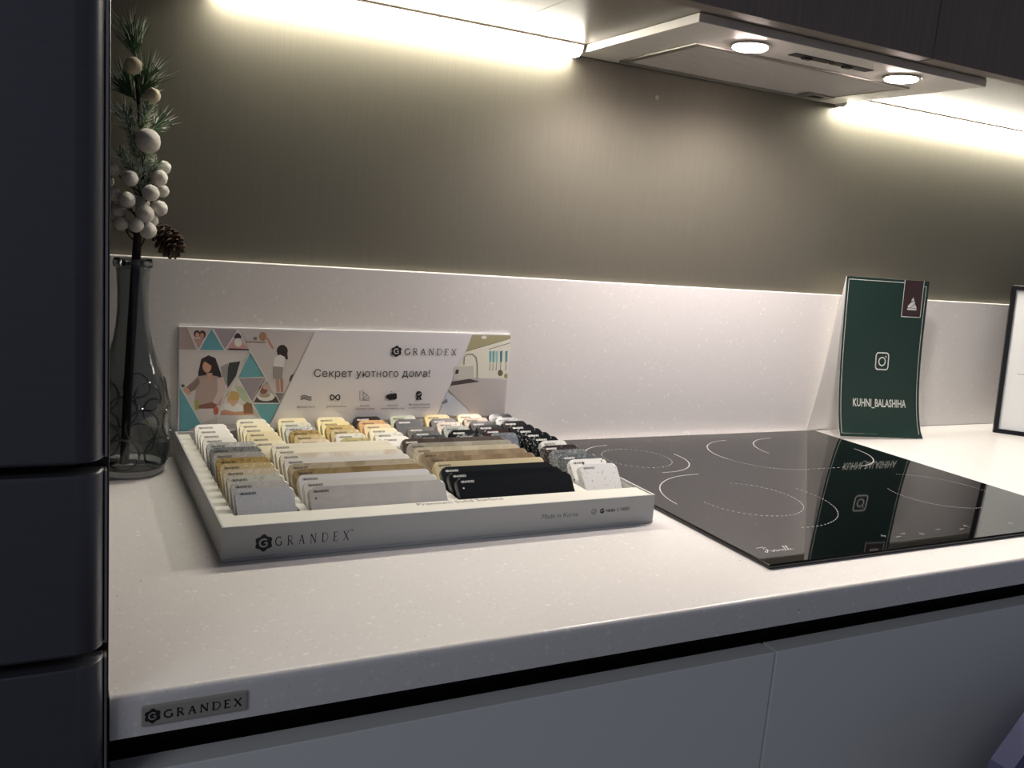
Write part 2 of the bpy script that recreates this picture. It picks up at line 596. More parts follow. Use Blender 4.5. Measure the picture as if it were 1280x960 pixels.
def tall_front(name, z0, z1):
    bm = bmesh.new()
    r = 0.016
    pts = [(TX0, TF + 0.022, z0), (TX1, TF + 0.022, z0)]
    pts += [(TX1 - r + r * math.cos(a), TF + r - r * math.sin(a), z0) for a in [PI / 2 * i / 8 for i in range(9)]]
    pts += [(TX0, TF, z0)]
    prism(bm, pts, (0, 0, z1 - z0))
    es = [e for e in bm.edges if abs(e.verts[0].co.z - e.verts[1].co.z) < 1e-6]
    bmesh.ops.bevel(bm, geom=es, offset=0.0018, segments=2, affect='EDGES', profile=0.5)
    o = obj(name, bm, M_tall, t, smooth=True)
    bm = bmesh.new()
    box(bm, (TX1 + 0.0002, TF + 0.012, z0 + 0.001), (TX1 + 0.0016, TF + 0.0225, z1 - 0.001))
    obj('edge_trim', bm, M_silver, o)


tall_front('upper_door', 0.1645, 1.24)
tall_front('drawer', 0.0435, 0.1575)
tall_front('drawer', -0.40, 0.0355)

# ------------------------------------------------------------------ hob
BX, BY = 0.073, -0.5363
t = thing('hob', 'black glass induction hob set into the white worktop', 'hob', (0.368, -0.276, 0.0))
bm = bmesh.new()
box(bm, (BX, BY, 0.0002), (BX + 0.59, BY + 0.52, 0.0050), 0.0016, 3)
obj('glass_plate', bm, mat('black_glass', '050506', 0.03, spec=0.5), t)
M_ring = mat('grey_zone_print', '9C9A98', 0.4)


def hb(x, y):
    return Vector((BX + x, BY + y, 0.00506))


def dashes(bm, pts, wd):
    for i in range(0, len(pts) - 1, 2):
        strip(bm, [hb(*pts[i]), hb(*pts[i + 1])], wd, (0, 0, 1))


def zone(solid, dashed):
    for pts in solid:
        bm = bmesh.new()
        strip(bm, [hb(*p) for p in pts], 0.0017, (0, 0, 1))
        obj('zone_arc', bm, M_ring, t, normals=False)
    for pts in dashed:
        bm = bmesh.new()
        dashes(bm, pts, 0.0012)
        obj('dashed_zone_line', bm, M_ring, t, normals=False)


R_ = math.radians
zone([arc(0.1435, 0.197, 0.112, R_(85), R_(180), 24)],
     [arc(0.1435, 0.195, 0.110, R_(-98), R_(15), 56), arc(0.1435, 0.197, 0.070, R_(-180), R_(70), 90)])
zone([arc(0.113, 0.403, 0.077, R_(-97), R_(8), 24), arc(0.113, 0.403, 0.077, R_(92), R_(146), 16)], [arc(0.113, 0.403, 0.052, R_(0), R_(360), 80)])
zone([arc(0.349, 0.388, 0.090, R_(92), R_(190), 26), arc(0.446, 0.394, 0.086, R_(90), R_(182), 22), arc(0.452, 0.394, 0.098, R_(-85), R_(-2), 22)],
     [arc(0.349, 0.388, 0.090, R_(190), R_(272), 44), [(0.351 + 0.005 * k, 0.298 - 0.0001 * k) for k in range(20)]])
zone([], [arc(0.455, 0.156, 0.068, R_(150), R_(275), 60), arc(0.455, 0.158, 0.093, R_(-10), R_(75), 60)])
for k, x in enumerate([0.205, 0.222, 0.238, 0.262, 0.30, 0.335, 0.352, 0.372, 0.40, 0.428]):
    bm = bmesh.new()
    y = 0.030 if k % 2 else 0.037
    strip(bm, [hb(x, y), hb(x + 0.008, y)], 0.0012, (0, 0, 1))
    if k % 3 == 0:
        strip(bm, [hb(x + 0.004, y - 0.004), hb(x + 0.004, y + 0.004)], 0.0012, (0, 0, 1))
    obj('touch_symbol', bm, mat('dim_control_print', '5B5957', 0.4), t, normals=False)
bm = bmesh.new()
sc = [(0.30, 1.0), (0.12, 0.92), (0.10, 0.72), (0.28, 0.70), (0.20, 0.35), (0.08, 0.02), (-0.02, 0.12), (0.05, 0.32), (0.30, 0.36), (0.38, 0.16), (0.48, 0.06), (0.54, 0.22), (0.46, 0.36), (0.42, 0.20), (0.56, 0.26), (0.64, 0.38), (0.68, 0.30), (0.66, 0.06), (0.74, 0.10), (0.80, 0.36), (0.82, 0.06), (0.88, 0.32), (0.94, 0.34), (0.95, 0.08), (1.04, 0.18), (1.12, 0.34), (1.06, 0.36), (1.04, 0.12), (1.14, 0.06), (1.26, 0.40), (1.32, 0.92), (1.27, 0.94), (1.24, 0.10), (1.34, 0.12), (1.44, 0.50), (1.48, 0.94), (1.43, 0.94), (1.40, 0.08), (1.48, 0.10), (1.56, 0.36), (1.56, 0.08), (1.66, 0.14)]
strip(bm, [hb(0.022 + 0.024 * x + 0.004 * y, 0.0295 + 0.0135 * y) for x, y in sc], 0.0010, (0, 0, 1))
strip(bm, [hb(0.021, 0.0440), hb(0.032, 0.0450)], 0.0010, (0, 0, 1))
obj('brand_lettering', bm, mat('pale_script_print', 'B9B7B4', 0.4), t, normals=False)

# ------------------------------------------------------------------ sample tray
X0, X1, Y0, Y1, ZT = -0.4437, 0.0390, -0.3790, -0.0052, 0.0340
M_card = mat('silver_grey_card', 'B2B3B2', 0.45, spec=0.4)
M_insert = mat('ivory_insert_card', 'CBC9C0', 0.6, bump=(900, 0.1))
t = thing('sample_tray', 'shallow silver display tray of stone sample tiles left of the hob', 'display tray', ((X0 + X1) / 2, (Y0 + Y1) / 2, 0.0))
bm = bmesh.new()
TH = 0.0026
box(bm, (X0, Y0, 0.0003), (X1, Y1, 0.0030))
box(bm, (X0, Y0, 0.0030), (X1, Y0 + TH, ZT), 0.0005)
box(bm, (X0, Y0 + TH, 0.0030), (X0 + TH, Y1, ZT), 0.0005)
box(bm, (X1 - TH, Y0 + TH, 0.0030), (X1, Y1, ZT), 0.0005)
box(bm, (X0 + TH, Y1 - TH, 0.0030), (X1 - TH, Y1, ZT), 0.0005)
obj('outer_box', bm, M_card, t)

LEAN = math.radians(40)
ZTOP, ZIN = 0.0502, 0.0305
RUN = math.tan(LEAN)
TTH = 0.0095                                             # tile thickness
A0, A1 = -0.4225, -0.3645


def row_y(kind, k):
    """y of a tile's top front edge: kind 'n' rows run front to back over the whole tray, 'w' rows in the front half"""
    return -0.0150 - 0.0233 * k if kind == 'n' else -0.1485 - 0.0220 * k


bm = bmesh.new()
xi0, xi1, yi0, yi1 = X0 + TH + 0.0004, X1 - TH - 0.0004, Y0 + TH + 0.0004, Y1 - TH - 0.0004
box(bm, (xi0, yi0, 0.0031), (xi1, yi1, 0.0035))                                    # base
prism(bm, [(xi0, yi0, 0.0035), (xi0, -0.3640, 0.0035), (xi0, -0.3440, ZIN + 0.0020), (xi0, yi0, ZIN + 0.0020)], (xi1 - xi0, 0, 0))   # front ledge
box(bm, (xi0, -0.3440, 0.0035), (-0.4262, yi1, ZIN))                               # left margin
box(bm, (0.0352, -0.3440, 0.0035), (xi1, yi1, ZIN))
for xa, xb, ya, yb in [(-0.3625, -0.3540, -0.3440, -0.150), (-0.2025, -0.1910, -0.3440, -0.150), (-0.0435, -0.0285, -0.3440, -0.150)]:
    box(bm, (xa, ya, 0.0035), (xb, yb, ZIN))
ins = obj('insert', bm, M_insert, t)
bm = bmesh.new()
for k in range(13):
    y = -0.0150 - 0.0233 * (k + 1) - 0.012
    prism(bm, [(xi0 + 0.0002, y, ZIN), (xi0 + 0.0002, y + 0.0070, ZIN), (xi0 + 0.0002, y + 0.0035, ZIN + 0.0022)], (0.0147, 0, 0))
obj('ridges', bm, M_insert, ins)
bm = bmesh.new()
add_text(bm, 'Premium Solid Surface', lambda x, y: Vector((-0.2440 + x, -0.3535 + y, ZIN + 0.00206)), width=0.1000, height=0.0078, bold=0.012)
obj('ledge_lettering', bm, mat('grey_print', '5E5C57', 0.6), ins, normals=False)
bm = bmesh.new()
fy = Y0 - 0.00008
roman(bm, 'GRANDEX', lambda x, y: Vector((-0.3948 + x, fy, 0.0120 + y)), 0.0705, 0.0090, gap=0.80)
hexagon_mark(bm, lambda x, y: Vector((-0.4057 + x, fy, 0.0160 + y)), 0.0082)
obj('maker_lettering', bm, [M_ink, M_card], t, normals=False)
bm = bmesh.new()
add_text(bm, '™', lambda x, y: Vector((-0.3235 + x, fy, 0.0190 + y)), width=0.0035)
obj('trademark_sign', bm, M_ink, t, normals=False)
bm = bmesh.new()
add_text(bm, 'Made in Korea', lambda x, y: Vector((-0.1100 + x, fy, 0.0160 + y)), width=0.0460, shear=0.15)
obj('origin_lettering', bm, mat('soft_grey_print', '5C5C5A', 0.6), t, normals=False)
for cx, kk in ((-0.0435, 0), (-0.0325, 1)):
    bm = bmesh.new()
    pts = [Vector((cx + px_, fy, 0.0195 + py_)) for px_, py_ in arc(0, 0, 0.0030, 0, 2 * PI, 18)[:-1]]
    if kk:
        poly(bm, pts, 0)
        strip(bm, [Vector((cx + a * 0.002, fy - 0.0001, 0.0195 + b * 0.002)) for a, b in ((-1, -.3), (-.2, .5), (.4, 0), (1, .6))], 0.0009, (0, -1, 0), 1)
    else:
        strip(bm, pts, 0.0006, (0, -1, 0), 0, True)
        strip(bm, [Vector((cx - 0.0016, fy, 0.0195)), Vector((cx - 0.0004, fy, 0.0178)), Vector((cx + 0.0017, fy, 0.0205))], 0.0008, (0, -1, 0), 0)
    obj('certificate_mark', bm, [M_ink, M_card], t, normals=False)
bm = bmesh.new()
add_text(bm, 'NKBA', lambda x, y: Vector((-0.0270 + x, fy, 0.0178 + y)), width=0.0125, bold=0.03)
obj('certificate_mark', bm, M_ink, t, normals=False)
bm = bmesh.new()
strip(bm, [Vector((-0.0108 + a, fy, 0.0195 + b)) for a, b in arc(0, 0, 0.0017, R_(40), R_(320), 10)], 0.0005, (0, -1, 0), 0)
add_text(bm, '10030', lambda x, y: Vector((-0.0078 + x, fy, 0.0180 + y)), width=0.0120, bold=0.02)
obj('certificate_mark', bm, M_ink, t, normals=False)

# ------------------------------------------------------------------ header board behind the tray tiles
HPY = -0.0029
t = thing('header_board', 'printed advertising board with kitchen photos standing behind the tray against the splashback', 'sign board', (-0.21, -0.0015, 0.0003))
bm = bmesh.new()
box(bm, (-0.4402, HPY + 0.0001, 0.0004), (0.0270, HPY + 0.0026, 0.1690), 0.0003)
obj('board', bm, mat('pale_grey_print_paper', 'F2F0F1', 0.35), t)


class Paint:
    """flat printed shapes on the board; later shapes lie a hair in front of earlier ones"""

    def __init__(s):
        s.bm, s.mats, s.k = bmesh.new(), [], 0

    def idx(s, hexc):
        m = mat('print_' + hexc, hexc, 0.4)
        c = lin(hexc)
        if max(c) > 0.07:                                           # the paper under the lighter inks is bright
            m.node_tree.nodes['Principled BSDF'].inputs['Base Color'].default_value = (*[min(v * 1.42, 0.93) for v in c[:3]], 1)
        if m not in s.mats:
            s.mats.append(m)
        return s.mats.index(m)

    def pt(s, p):
        q = ray_hit(p[0], p[1], 1, HPY)
        return Vector((min(max(q.x, -0.4400), 0.0268), HPY - 0.00002 * s.k, min(max(q.z, 0.0010), 0.1688)))

    def poly(s, pts, hexc):
        s.k += 1
        poly(s.bm, [s.pt(p) for p in pts], s.idx(hexc))

    def ell(s, cx, cy, rx, ry, hexc, n=14):
        s.poly([(cx + rx * math.cos(2 * PI * i / n), cy - ry * math.sin(2 * PI * i / n)) for i in range(n)], hexc)

    def line(s, pts, w, hexc, closed=False):
        s.k += 1
        strip(s.bm, [s.pt(p) for p in pts], w * 0.00112, (0, -1, 0), s.idx(hexc), closed)


P = Paint()
cv = lambda x, y: (x / 5.645 + 210, y / 5.647 + 390)            # close-up of the left half
c5 = lambda x, y: (x / 5.333 + 420, y / 5.333 + 390)            # close-up of the right half
L4 = lambda *a: [cv(*p) for p in a]
L5 = lambda *a: [c5(*p) for p in a]
# photo collage, left
P.poly(L4((78, 104), (1036, 140), (720, 790), (80, 860)), 'B9B3B1')
P.poly(L4((78, 104), (140, 108), (205, 265), (80, 268)), 'A3938F')
P.poly(L4((140, 112), (290, 116), (215, 262)), 'C9BDB8')
P.ell(*cv(205, 155), 4.2, 4.6, '3A2A26'); P.ell(*cv(243, 158), 4.2, 5.0, '4A342C'); P.ell(*cv(207, 162), 2.6, 3.2, 'C89C86'); P.ell(*cv(240, 166), 2.6, 3.2, 'B98C77')
P.poly(L4((180, 190), (255, 185), (218, 255)), 'B58F84')
P.poly(L4((305, 118), (395, 268), (225, 270)), '5E9AA3')
P.poly(L4((320, 118), (490, 126), (400, 262)), '9A8D97')
P.poly(L4((490, 134), (575, 270), (410, 272)), 'B8A6A4')
P.ell(*cv(492, 170), 5.5, 3.4, '3A3136'); P.poly(L4((430, 235), (490, 195), (555, 240), (545, 268), (425, 268)), 'BE8F90'); P.ell(*cv(495, 215), 4.6, 5.5, 'E2D6D0'); P.poly(L4((410, 268), (440, 255), (570, 262), (572, 272)), '3B2D2D')
# mother and counter
P.poly(L4((80, 275), (570, 280), (350, 740), (240, 780), (82, 520)), 'C6C0BE')
P.poly(L4((430, 358), (510, 348), (480, 450), (420, 540), (412, 440)), '33383C'); P.poly(L4((370, 385), (424, 362), (415, 530), (385, 470)), '8E8C8C')
P.poly(L4((235, 330), (285, 305), (335, 325), (372, 430), (380, 460), (310, 460), (215, 465), (212, 430)), '2A2022')
P.poly(L4((205, 455), (285, 440), (350, 455), (395, 470), (402, 540), (370, 660), (230, 670), (185, 650), (195, 545), (160, 560), (150, 520)), 'A6918B')
P.poly(L4((345, 470), (395, 460), (405, 560), (350, 650), (315, 640), (350, 560)), 'C2AEAB')
P.poly(L4((110, 545), (165, 500), (215, 462), (225, 500), (190, 548), (140, 575)), '7F6C66')
P.ell(*cv(275, 385), 5.6, 7.6, 'B98F7A'); P.poly(L4((270, 430), (315, 430), (290, 500)), 'B98F7A'); P.poly(L4((240, 340), (290, 320), (320, 400), (300, 375), (262, 350)), '2A2022')
P.poly(L4((110, 530), (140, 535), (165, 575), (145, 585), (112, 560)), 'C29A88')
P.ell(*cv(105, 520), 2.4, 1.8, '3F5A4C')
P.poly(L4((205, 660), (310, 635), (345, 655), (330, 680), (215, 682)), '7E5347'); P.poly(L4((185, 625), (215, 620), (215, 690), (190, 690)), '8E9A4E'); P.ell(*cv(338, 695), 3.2, 5.4, 'B5564B')
P.poly(L4((82, 530), (240, 790), (84, 862)), '5E9AA3')
P.line(L4((84, 525), (235, 790)), 1.0, 'DCDADA')
# child at the table
P.poly(L4((490, 470), (605, 640), (600, 730), (720, 790), (345, 790), (350, 740)), 'C5C3C0')
P.poly(L4((470, 520), (540, 530), (580, 640), (545, 640), (500, 600)), 'A9B79C')
P.ell(*cv(458, 600), 8.0, 7.8, 'B99A62'); P.poly(L4((418, 620), (495, 620), (485, 655), (455, 670), (425, 650)), 'C79F88')
P.poly(L4((395, 655), (430, 640), (460, 668), (490, 640), (530, 665), (525, 700), (400, 705)), 'D5D5DA')
P.poly(L4((372, 700), (400, 688), (470, 705), (540, 700), (605, 705), (600, 728), (370, 728)), 'B98A75'); P.poly(L4((530, 655), (560, 635), (590, 650), (602, 715), (535, 720)), '7C5A3E')
# teal, mauve and bowl triangles
P.poly(L4((578, 285), (676, 455), (497, 462)), '5E9AA3')
P.poly(L4((497, 466), (672, 462), (588, 625)), '8F8791')
P.poly(L4((686, 478), (785, 640), (600, 642)), 'A5A2A2'); P.poly(L4((606, 636), (625, 600), (760, 596), (784, 640)), '3A393B')
P.ell(*cv(690, 598), 11.0, 5.4, 'CFCBC6'); P.ell(*cv(680, 585), 7.2, 3.2, '9A8A7E'); P.ell(*cv(672, 545), 5.4, 5.6, '7A4E48'); P.ell(*cv(690, 530), 4.0, 3.0, 'B58F88')
P.poly(L4((605, 648), (785, 645), (712, 790), (660, 760)), '5E9AA3')
# boy by the shelf
P.poly(L4((520, 140), (1030, 145), (790, 630), (690, 470), (580, 275)), 'B6B0B0')
P.poly(L4((545, 203), (690, 207), (690, 220), (548, 216)), '8D7D78'); P.ell(*cv(614, 186), 2.6, 2.2, '6A5F5D'); P.ell(*cv(668, 172), 4.8, 5.6, '9A7458'); P.poly(L4((686, 178), (705, 180), (745, 250), (738, 265), (715, 232)), 'A77F6E')
P.ell(*cv(805, 275), 7.0, 7.8, '2C2223'); P.poly(L4((815, 300), (842, 298), (845, 335), (822, 330)), '3A2B2A')
P.poly(L4((750, 320), (790, 300), (825, 318), (815, 390), (740, 382)), 'CFCBCB'); P.poly(L4((740, 382), (810, 388), (805, 475), (738, 470)), '8A8380')
P.poly(L4((757, 472), (785, 475), (786, 562), (768, 562)), 'A6806F'); P.poly(L4((790, 475), (812, 473), (812, 562), (795, 562)), '9C7565')
P.poly(L4((750, 570), (815, 572), (785, 632)), '6F6A6C'); P.poly(L4((862, 450), (888, 430), (866, 486), (852, 490)), '3F3B3D')
for a, b in [((80, 268), (578, 274)), ((205, 268), (140, 110)), ((215, 268), (300, 118)), ((400, 268), (318, 118)), ((404, 268), (490, 126)), ((495, 130), (790, 640)), ((578, 280), (350, 735)), ((497, 465), (680, 460)), ((495, 470), (665, 770)), ((690, 474), (594, 640)), ((600, 645), (786, 643))]:
    P.line(L4(a, b), 0.9, 'D9D7D7')
# white middle with the slogan
P.poly(L4((1036, 140), (1280, 150)) + L5((905, 152), (670, 690)) + L4((700, 830), (720, 790)), 'C9C7CA')
# kitchen picture, right
P.poly(L5((905, 152), (1168, 155), (1172, 690), (675, 690)), 'BDB9B2')
P.poly(L5((905, 152), (1168, 155), (1168, 172), (865, 262)), '9A9473'); P.ell(*c5(985, 168), 3.5, 2.0, 'E5E1CC')
P.poly(L5((865, 262), (1168, 178), (1170, 440), (850, 440), (815, 360)), 'CFCCBE')
P.line(L5((865, 262), (1168, 175)), 0.8, '6F6A55'); P.line(L5((1015, 248), (1168, 205)), 0.8, '5A5750')
for x, c in ((1025, '62A09C'), (1046, '5E9C9A'), (1068, '8DB8B2'), (1097, '3F6E72'), (1132, '4F8F92')):
    P.poly(L5((x - 7, 262), (x + 9, 255), (x + 7, 330), (x - 6, 335)), c)
    P.poly(L5((x - 2, 330), (x + 2, 330), (x - 2, 390), (x - 8, 390)), '8F8B80')
P.ell(*c5(1092, 405), 3.2, 4.0, '5F5F48'); P.ell(*c5(1130, 425), 2.6, 3.0, '8C8460'); P.ell(*c5(1160, 405), 1.6, 3.6, '4B4A3C')
P.poly(L5((850, 430), (1168, 452), (1172, 690), (870, 690), (745, 515), (790, 440)), 'AFA9A6')
P.poly(L5((785, 362), (915, 358), (915, 440), (780, 445)), 'B7B5AC'); P.poly(L5((795, 385), (815, 380), (812, 410), (790, 412)), '3A3A38')
P.poly(L5((770, 462), (890, 444), (955, 462), (760, 490)), '4C4543')
P.line(L5((850, 350), (852, 300), (870, 282), (905, 280), (930, 300), (938, 340), (938, 440)), 1.3, '77766F')
P.poly(L5((740, 530), (870, 640), (880, 690), (675, 690)), 'B3BAC6'); P.line(L5((745, 518), (890, 660)), 1.2, '8C8786'); P.poly(L5((700, 600), (735, 575), (742, 600), (715, 612)), '6D757C')
# icons
c7 = lambda x, y: (x / 5.565 + 360, y / 5.562 + 420)
for dy in (0, 11, 22):
    P.line([c7(85 + 76 * i / 14, 417 + dy + 5 * math.sin(i / 14 * 2 * PI + 2.6)) for i in range(15)], 0.9, '2A2A2C')
P.line([c7(325 + 32 * math.sin(a), 425 - 17 * math.sin(2 * a)) for a in [2 * PI * i / 40 for i in range(40)]], 1.5, '1E1E20', True)
P.line([c7(*p) for p in ((497, 380), (520, 380), (520, 444), (497, 444))], 0.6, '3A3A3C', True)
P.line([c7(*p) for p in ((522, 390), (542, 402), (522, 440))], 0.6, '3A3A3C'); P.line([c7(*p) for p in ((545, 405), (560, 425), (530, 443))], 0.6, '3A3A3C'); P.line([c7(*p) for p in ((520, 444), (560, 444), (560, 428))], 0.6, '3A3A3C')
for a in ((695, 420, 3.2, 2.8), (715, 412, 3.6, 2.6), (738, 408, 3.0, 2.4), (730, 425, 4.6, 3.0), (708, 430, 3.4, 2.4)):
    P.ell(*c7(a[0], a[1]), a[2], a[3], '18181A')
P.ell(*c7(715, 383), 0.6, 0.6, '18181A')
P.ell(*c7(907, 402), 3.7, 3.9, '1B1B1D'); P.poly([c7(*p) for p in ((893, 420), (907, 424), (903, 445), (896, 440), (888, 444))], '1B1B1D'); P.poly([c7(*p) for p in ((908, 424), (920, 420), (927, 444), (918, 440), (912, 445))], '1B1B1D')
P.line([c7(*p) for p in ((897, 402), (905, 409), (919, 394))], 0.8, 'C9C7CA')


def header_text(body, px0, py0, px1, bold=0.0, res=4, **k):
    a = ray_hit(px0, py0, 1, HPY)
    b = ray_hit(px1, py0, 1, HPY)
    P.k += 1
    add_text(P.bm, body, lambda x, y: Vector((a.x + x, HPY - 0.00002 * P.k, a.z + y)), width=b.x - a.x, bold=bold, mi=P.idx('222224'), res=res, spacing=1.06, **k)


def at7(x, y):
    return c7(x, y)


header_text('Секрет уютного дома!', *c7(178, 283), c7(982, 283)[0])
for s, x0, x1, y in [('Безопасность', 60, 184, 497), ('Долговечность', 262, 398, 494), ('Богатая', 498, 562, 489), ('цветовая гамма', 465, 598, 510), ('Простой', 688, 757, 486), ('гигиенический уход', 642, 804, 508), ('Великолепное', 836, 980, 481), ('и надёжное качество', 838, 984, 501)]:
    header_text(s, *c7(x0, y), c7(x1, y)[0], res=2)
a, b = ray_hit(*c7(808, 128), 1, HPY), ray_hit(*c7(1165, 128), 1, HPY)
P.k += 1
roman(P.bm, 'GRANDEX', lambda x, y: Vector((a.x + x, HPY - 0.00002 * P.k, a.z + y)), b.x - a.x, 0.0088, gap=0.5, mi=P.idx('2A2A2C'), thick=0.14, thin=0.08)
hc = ray_hit(*c7(751, 104), 1, HPY)
hexagon_mark(P.bm, lambda x, y: Vector((hc.x + x, HPY - 0.00002 * P.k, hc.z + y)), 0.0078, P.idx('18181A'), P.idx('C9C7CA'))
obj('printed_face', P.bm, P.mats, t, normals=False)

# ------------------------------------------------------------------ sample tiles
def tile_bm(wd):
    """a tile standing on its long edge: rounded upper corners and edges, leaning back; origin bottom front left"""
    bm = bmesh.new()
    zb = 0.0100
    ln = (ZTOP - zb) / math.cos(LEAN)
    r = 0.0048
    pts = [(0, 0), (wd, 0)]
    pts += [(wd - r + r * math.cos(a), ln - r + r * math.sin(a)) for a in [PI / 2 * i / 6 for i in range(7)]]
    pts += [(r - r * math.sin(a), ln - r + r * math.cos(a)) for a in [PI / 2 * i / 6 for i in range(7)]]
    prism(bm, [(x, 0, y) for x, y in pts], (0, TTH, 0))
    es = [e for e in bm.edges if (all(abs(v.co.y) < 1e-6 for v in e.verts) or all(abs(v.co.y - TTH) < 1e-6 for v in e.verts))]
    bmesh.ops.bevel(bm, geom=es, offset=0.0017, segments=3, affect='EDGES', profile=0.5)
    bmesh.ops.rotate(bm, verts=bm.verts, matrix=Matrix.Rotation(-LEAN, 3, 'X'))
    return bm, ln


PROTO = {}
for key, wd in (('n', 0.0388), ('a', 0.0578), ('w', 0.1475), ('v', 0.1440), ('i', 0.0525)):
    bm, ln = tile_bm(wd)
    o = obj('sample_tile', bm, mat('tile_default', 'FFFFFF'), smooth=True)
    bm = bmesh.new()
    rot = Matrix.Rotation(-LEAN, 3, 'X')
    tw = 0.0165 if key != 'n' else 0.0175
    add_text(bm, 'GRANDEX', lambda x, y: rot @ Vector((0.0042 + x, -0.00006, ln - 0.0062 + y)), width=tw, height=0.0026, bold=0.03, res=1)
    tx = obj('printed_name', bm, M_ink, o, normals=False)
    bm = bmesh.new()
    poly(bm, [rot @ Vector((0.0062 + a, -0.00006, ln - 0.0125 + b)) for a, b in arc(0, 0, 0.0011, R_(30), R_(390), 6)[:-1]])
    dot = obj('printed_mark', bm, M_ink, o, normals=False)
    PROTO[key] = (o, tx, dot)

used = set()


def srf(o, m):
    o.material_slots[0].link = 'OBJECT'
    o.material_slots[0].material = m


def place_tile(kind, x, y, m, label, dark=False, dot=False):
    src, tx, dt = PROTO[kind]
    first = kind not in used
    used.add(kind)
    o = src if first else src.copy()
    if not first:
        C.objects.link(o)
    ytop = y
    o.location = (x, ytop - (ZTOP - 0.0100) * RUN, 0.0100)
    srf(o, m)
    tag(o, label, 'sample tile', 'stone sample tiles in the display tray')
    kids = [tx] + ([dt] if dot else [])
    for s in kids:
        c = s if first else s.copy()
        if not first:
            C.objects.link(c)
            c.parent = o
        srf(c, M_white if dark else M_ink)
    if first and not dot:                                 # the mark waits for a tile that shows it
        dt.parent = None
        C.objects.unlink(dt)
    return o


def K(name, base, layers=(), rough=0.34, marble=None):
    return stone('tile_' + name.replace(' ', '_'), base, list(layers), rough, marble)


